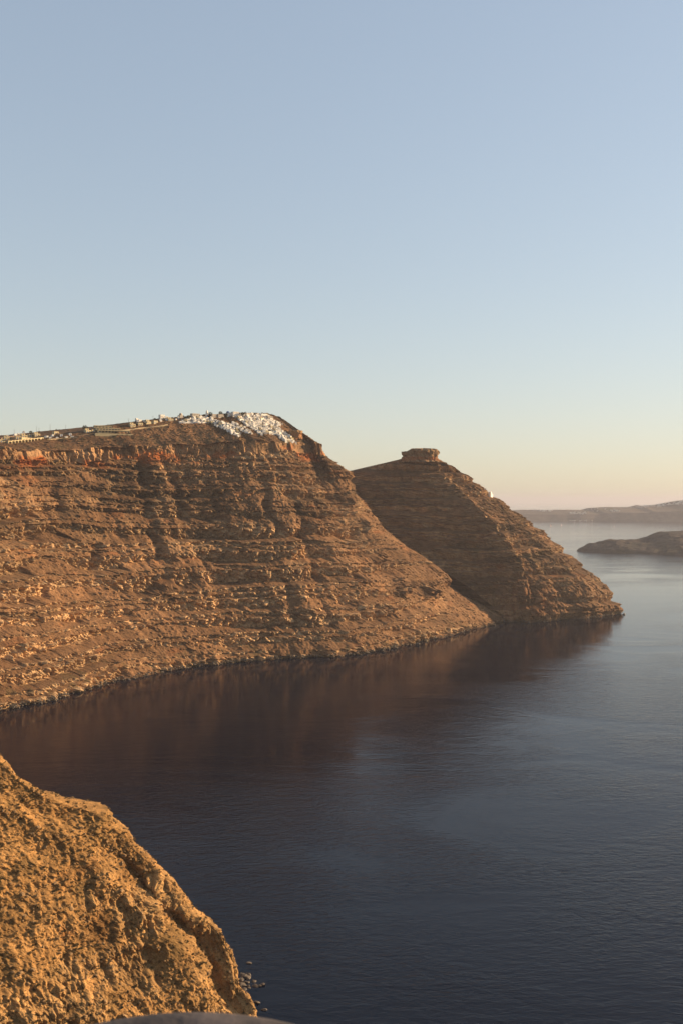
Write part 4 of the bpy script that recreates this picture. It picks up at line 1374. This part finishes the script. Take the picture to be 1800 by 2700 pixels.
# ------------------------------------------------------------------ the parapet in front of the camera
def parapet():
    cx, cy, R = -0.33, 1.66, 0.52
    zt = CAMZ - 1.143
    r = thing('parapet', 'rounded grey rendered parapet at the bottom edge', 'parapet', (cx, cy, zt - 0.55), 0)
    N, ring = 72, []
    prof = [(-.13, -.6)] + [(-.13 + .0, -.12)] + [(.13 * -math.cos(a), -.12 + .12 * math.sin(a)) for a in [math.pi * k / 10 for k in range(1, 10)]] + [(.13, -.12), (.13, -.6)]
    path = []
    for k in range(14):
        path.append((-1.9 + 1.38 * k / 14 - .0, -1.2 + 1.2 * k / 14, 90))
    pts = []
    for k in range(12):
        pts.append((-R, -1.6 + 1.6 * k / 12))
    for k in range(N + 1):
        a = math.pi - math.pi * k / N
        pts.append((R * math.cos(a), R * math.sin(a)))
    for k in range(1, 13):
        pts.append((R, -1.6 * k / 12))
    rs = []
    for i, (x, y) in enumerate(pts):
        x0, y0 = pts[max(i - 1, 0)]; x1, y1 = pts[min(i + 1, len(pts) - 1)]
        tx, ty = x1 - x0, y1 - y0
        l = math.hypot(tx, ty); nx, ny = -ty / l, tx / l
        rs.append([(x + nx * p, y + ny * p, .55 + z + .006 * math.sin(7 * x + 3 * y)) for p, z in prof])
    part('coping', MB().rings(rs, cap=False, closed=False).mesh('coping', M_PARAPET, True), r)
    fl = bpy.data.objects.new('terrace', MB().box(-2.2, 1.8, -1.6, 1.62, CAMZ - 1.95, CAMZ - 1.66).rings([[(cx + (R - .05) * math.cos(a), 1.60 + (R - .05) * math.sin(a), z) for a in [math.pi * k / 24 for k in range(25)]] for z in (CAMZ - 1.95, CAMZ - 1.665)]).mesh('terrace', M_PARAPET))
    COL.objects.link(fl)
    fl["kind"] = "structure"
parapet()

# the hillside that carries the terrace, below and behind the view
def foothold():
    n, m = 90, 70
    u = np.linspace(-math.pi, math.pi, n)[:, None]; t = np.linspace(0, 1, m)[None, :] ** 1.6
    Rr = t * 420
    X = Rr * np.cos(u); Y = -20 + Rr * np.sin(u)
    slope = np.where(np.sin(u) > -0.3, 0.85, 0.25)
    Z = CAMZ - 2.2 - slope * Rr * smooth(-0.2, 0.6, np.cos(u * 0.5 - 0.9) * 0 + 1) - 2 * smooth(0, 20, Rr) + 2.0 * fbm(X / 14, Y / 14, 0, 701, 4) * smooth(4, 20, Rr)
    P = np.stack([X, Y, np.maximum(Z, -8)], -1)
    attr = np.stack([smooth(-.2, .3, fbm(X / 18, Y / 18, 0, 702, 3)), 0 * X, .5 * smooth(0, .5, fbm(X / 12, Y / 12, 0, 703, 3)), 1 + 0 * X], -1)
    add_mesh('hillside', P, attr, MAT_NEAR)
foothold()

# the templates themselves are not part of the place
for root in PROTO + PROTO_CREAM + PROTO_BEIGE:
    for ch in list(root.children):
        for gch in list(ch.children):
            bpy.data.objects.remove(gch)
        bpy.data.objects.remove(ch)
    bpy.data.objects.remove(root)

# ------------------------------------------------------------------ haze
def haze():
    x0, x1, y0, y1, z0, z1 = -60000, 60000, -12000, 90000, -14.0, 440.0
    me = bpy.data.meshes.new("haze")
    v = [(x, y, z) for z in (z0, z1) for y in (y0, y1) for x in (x0, x1)]
    me.from_pydata(v, [], [(0, 2, 3, 1), (4, 5, 7, 6), (0, 1, 5, 4), (1, 3, 7, 5), (3, 2, 6, 7), (2, 0, 4, 6)])
    m = bpy.data.materials.new("haze_air")
    m.use_nodes = True
    nt = m.node_tree
    nt.nodes.clear()
    out = nt.nodes.new("ShaderNodeOutputMaterial")
    pv = nt.nodes.new("ShaderNodeVolumePrincipled")
    pv.inputs['Color'].default_value = (0.47, 0.48, 0.55, 1)
    pv.inputs['Density'].default_value = 3.3e-5
    pv.inputs['Anisotropy'].default_value = 0.2
    nt.links.new(pv.outputs[0], out.inputs['Volume'])
    me.materials.append(m)
    o = bpy.data.objects.new("haze", me)
    COL.objects.link(o)
    o["kind"] = "stuff"
haze()
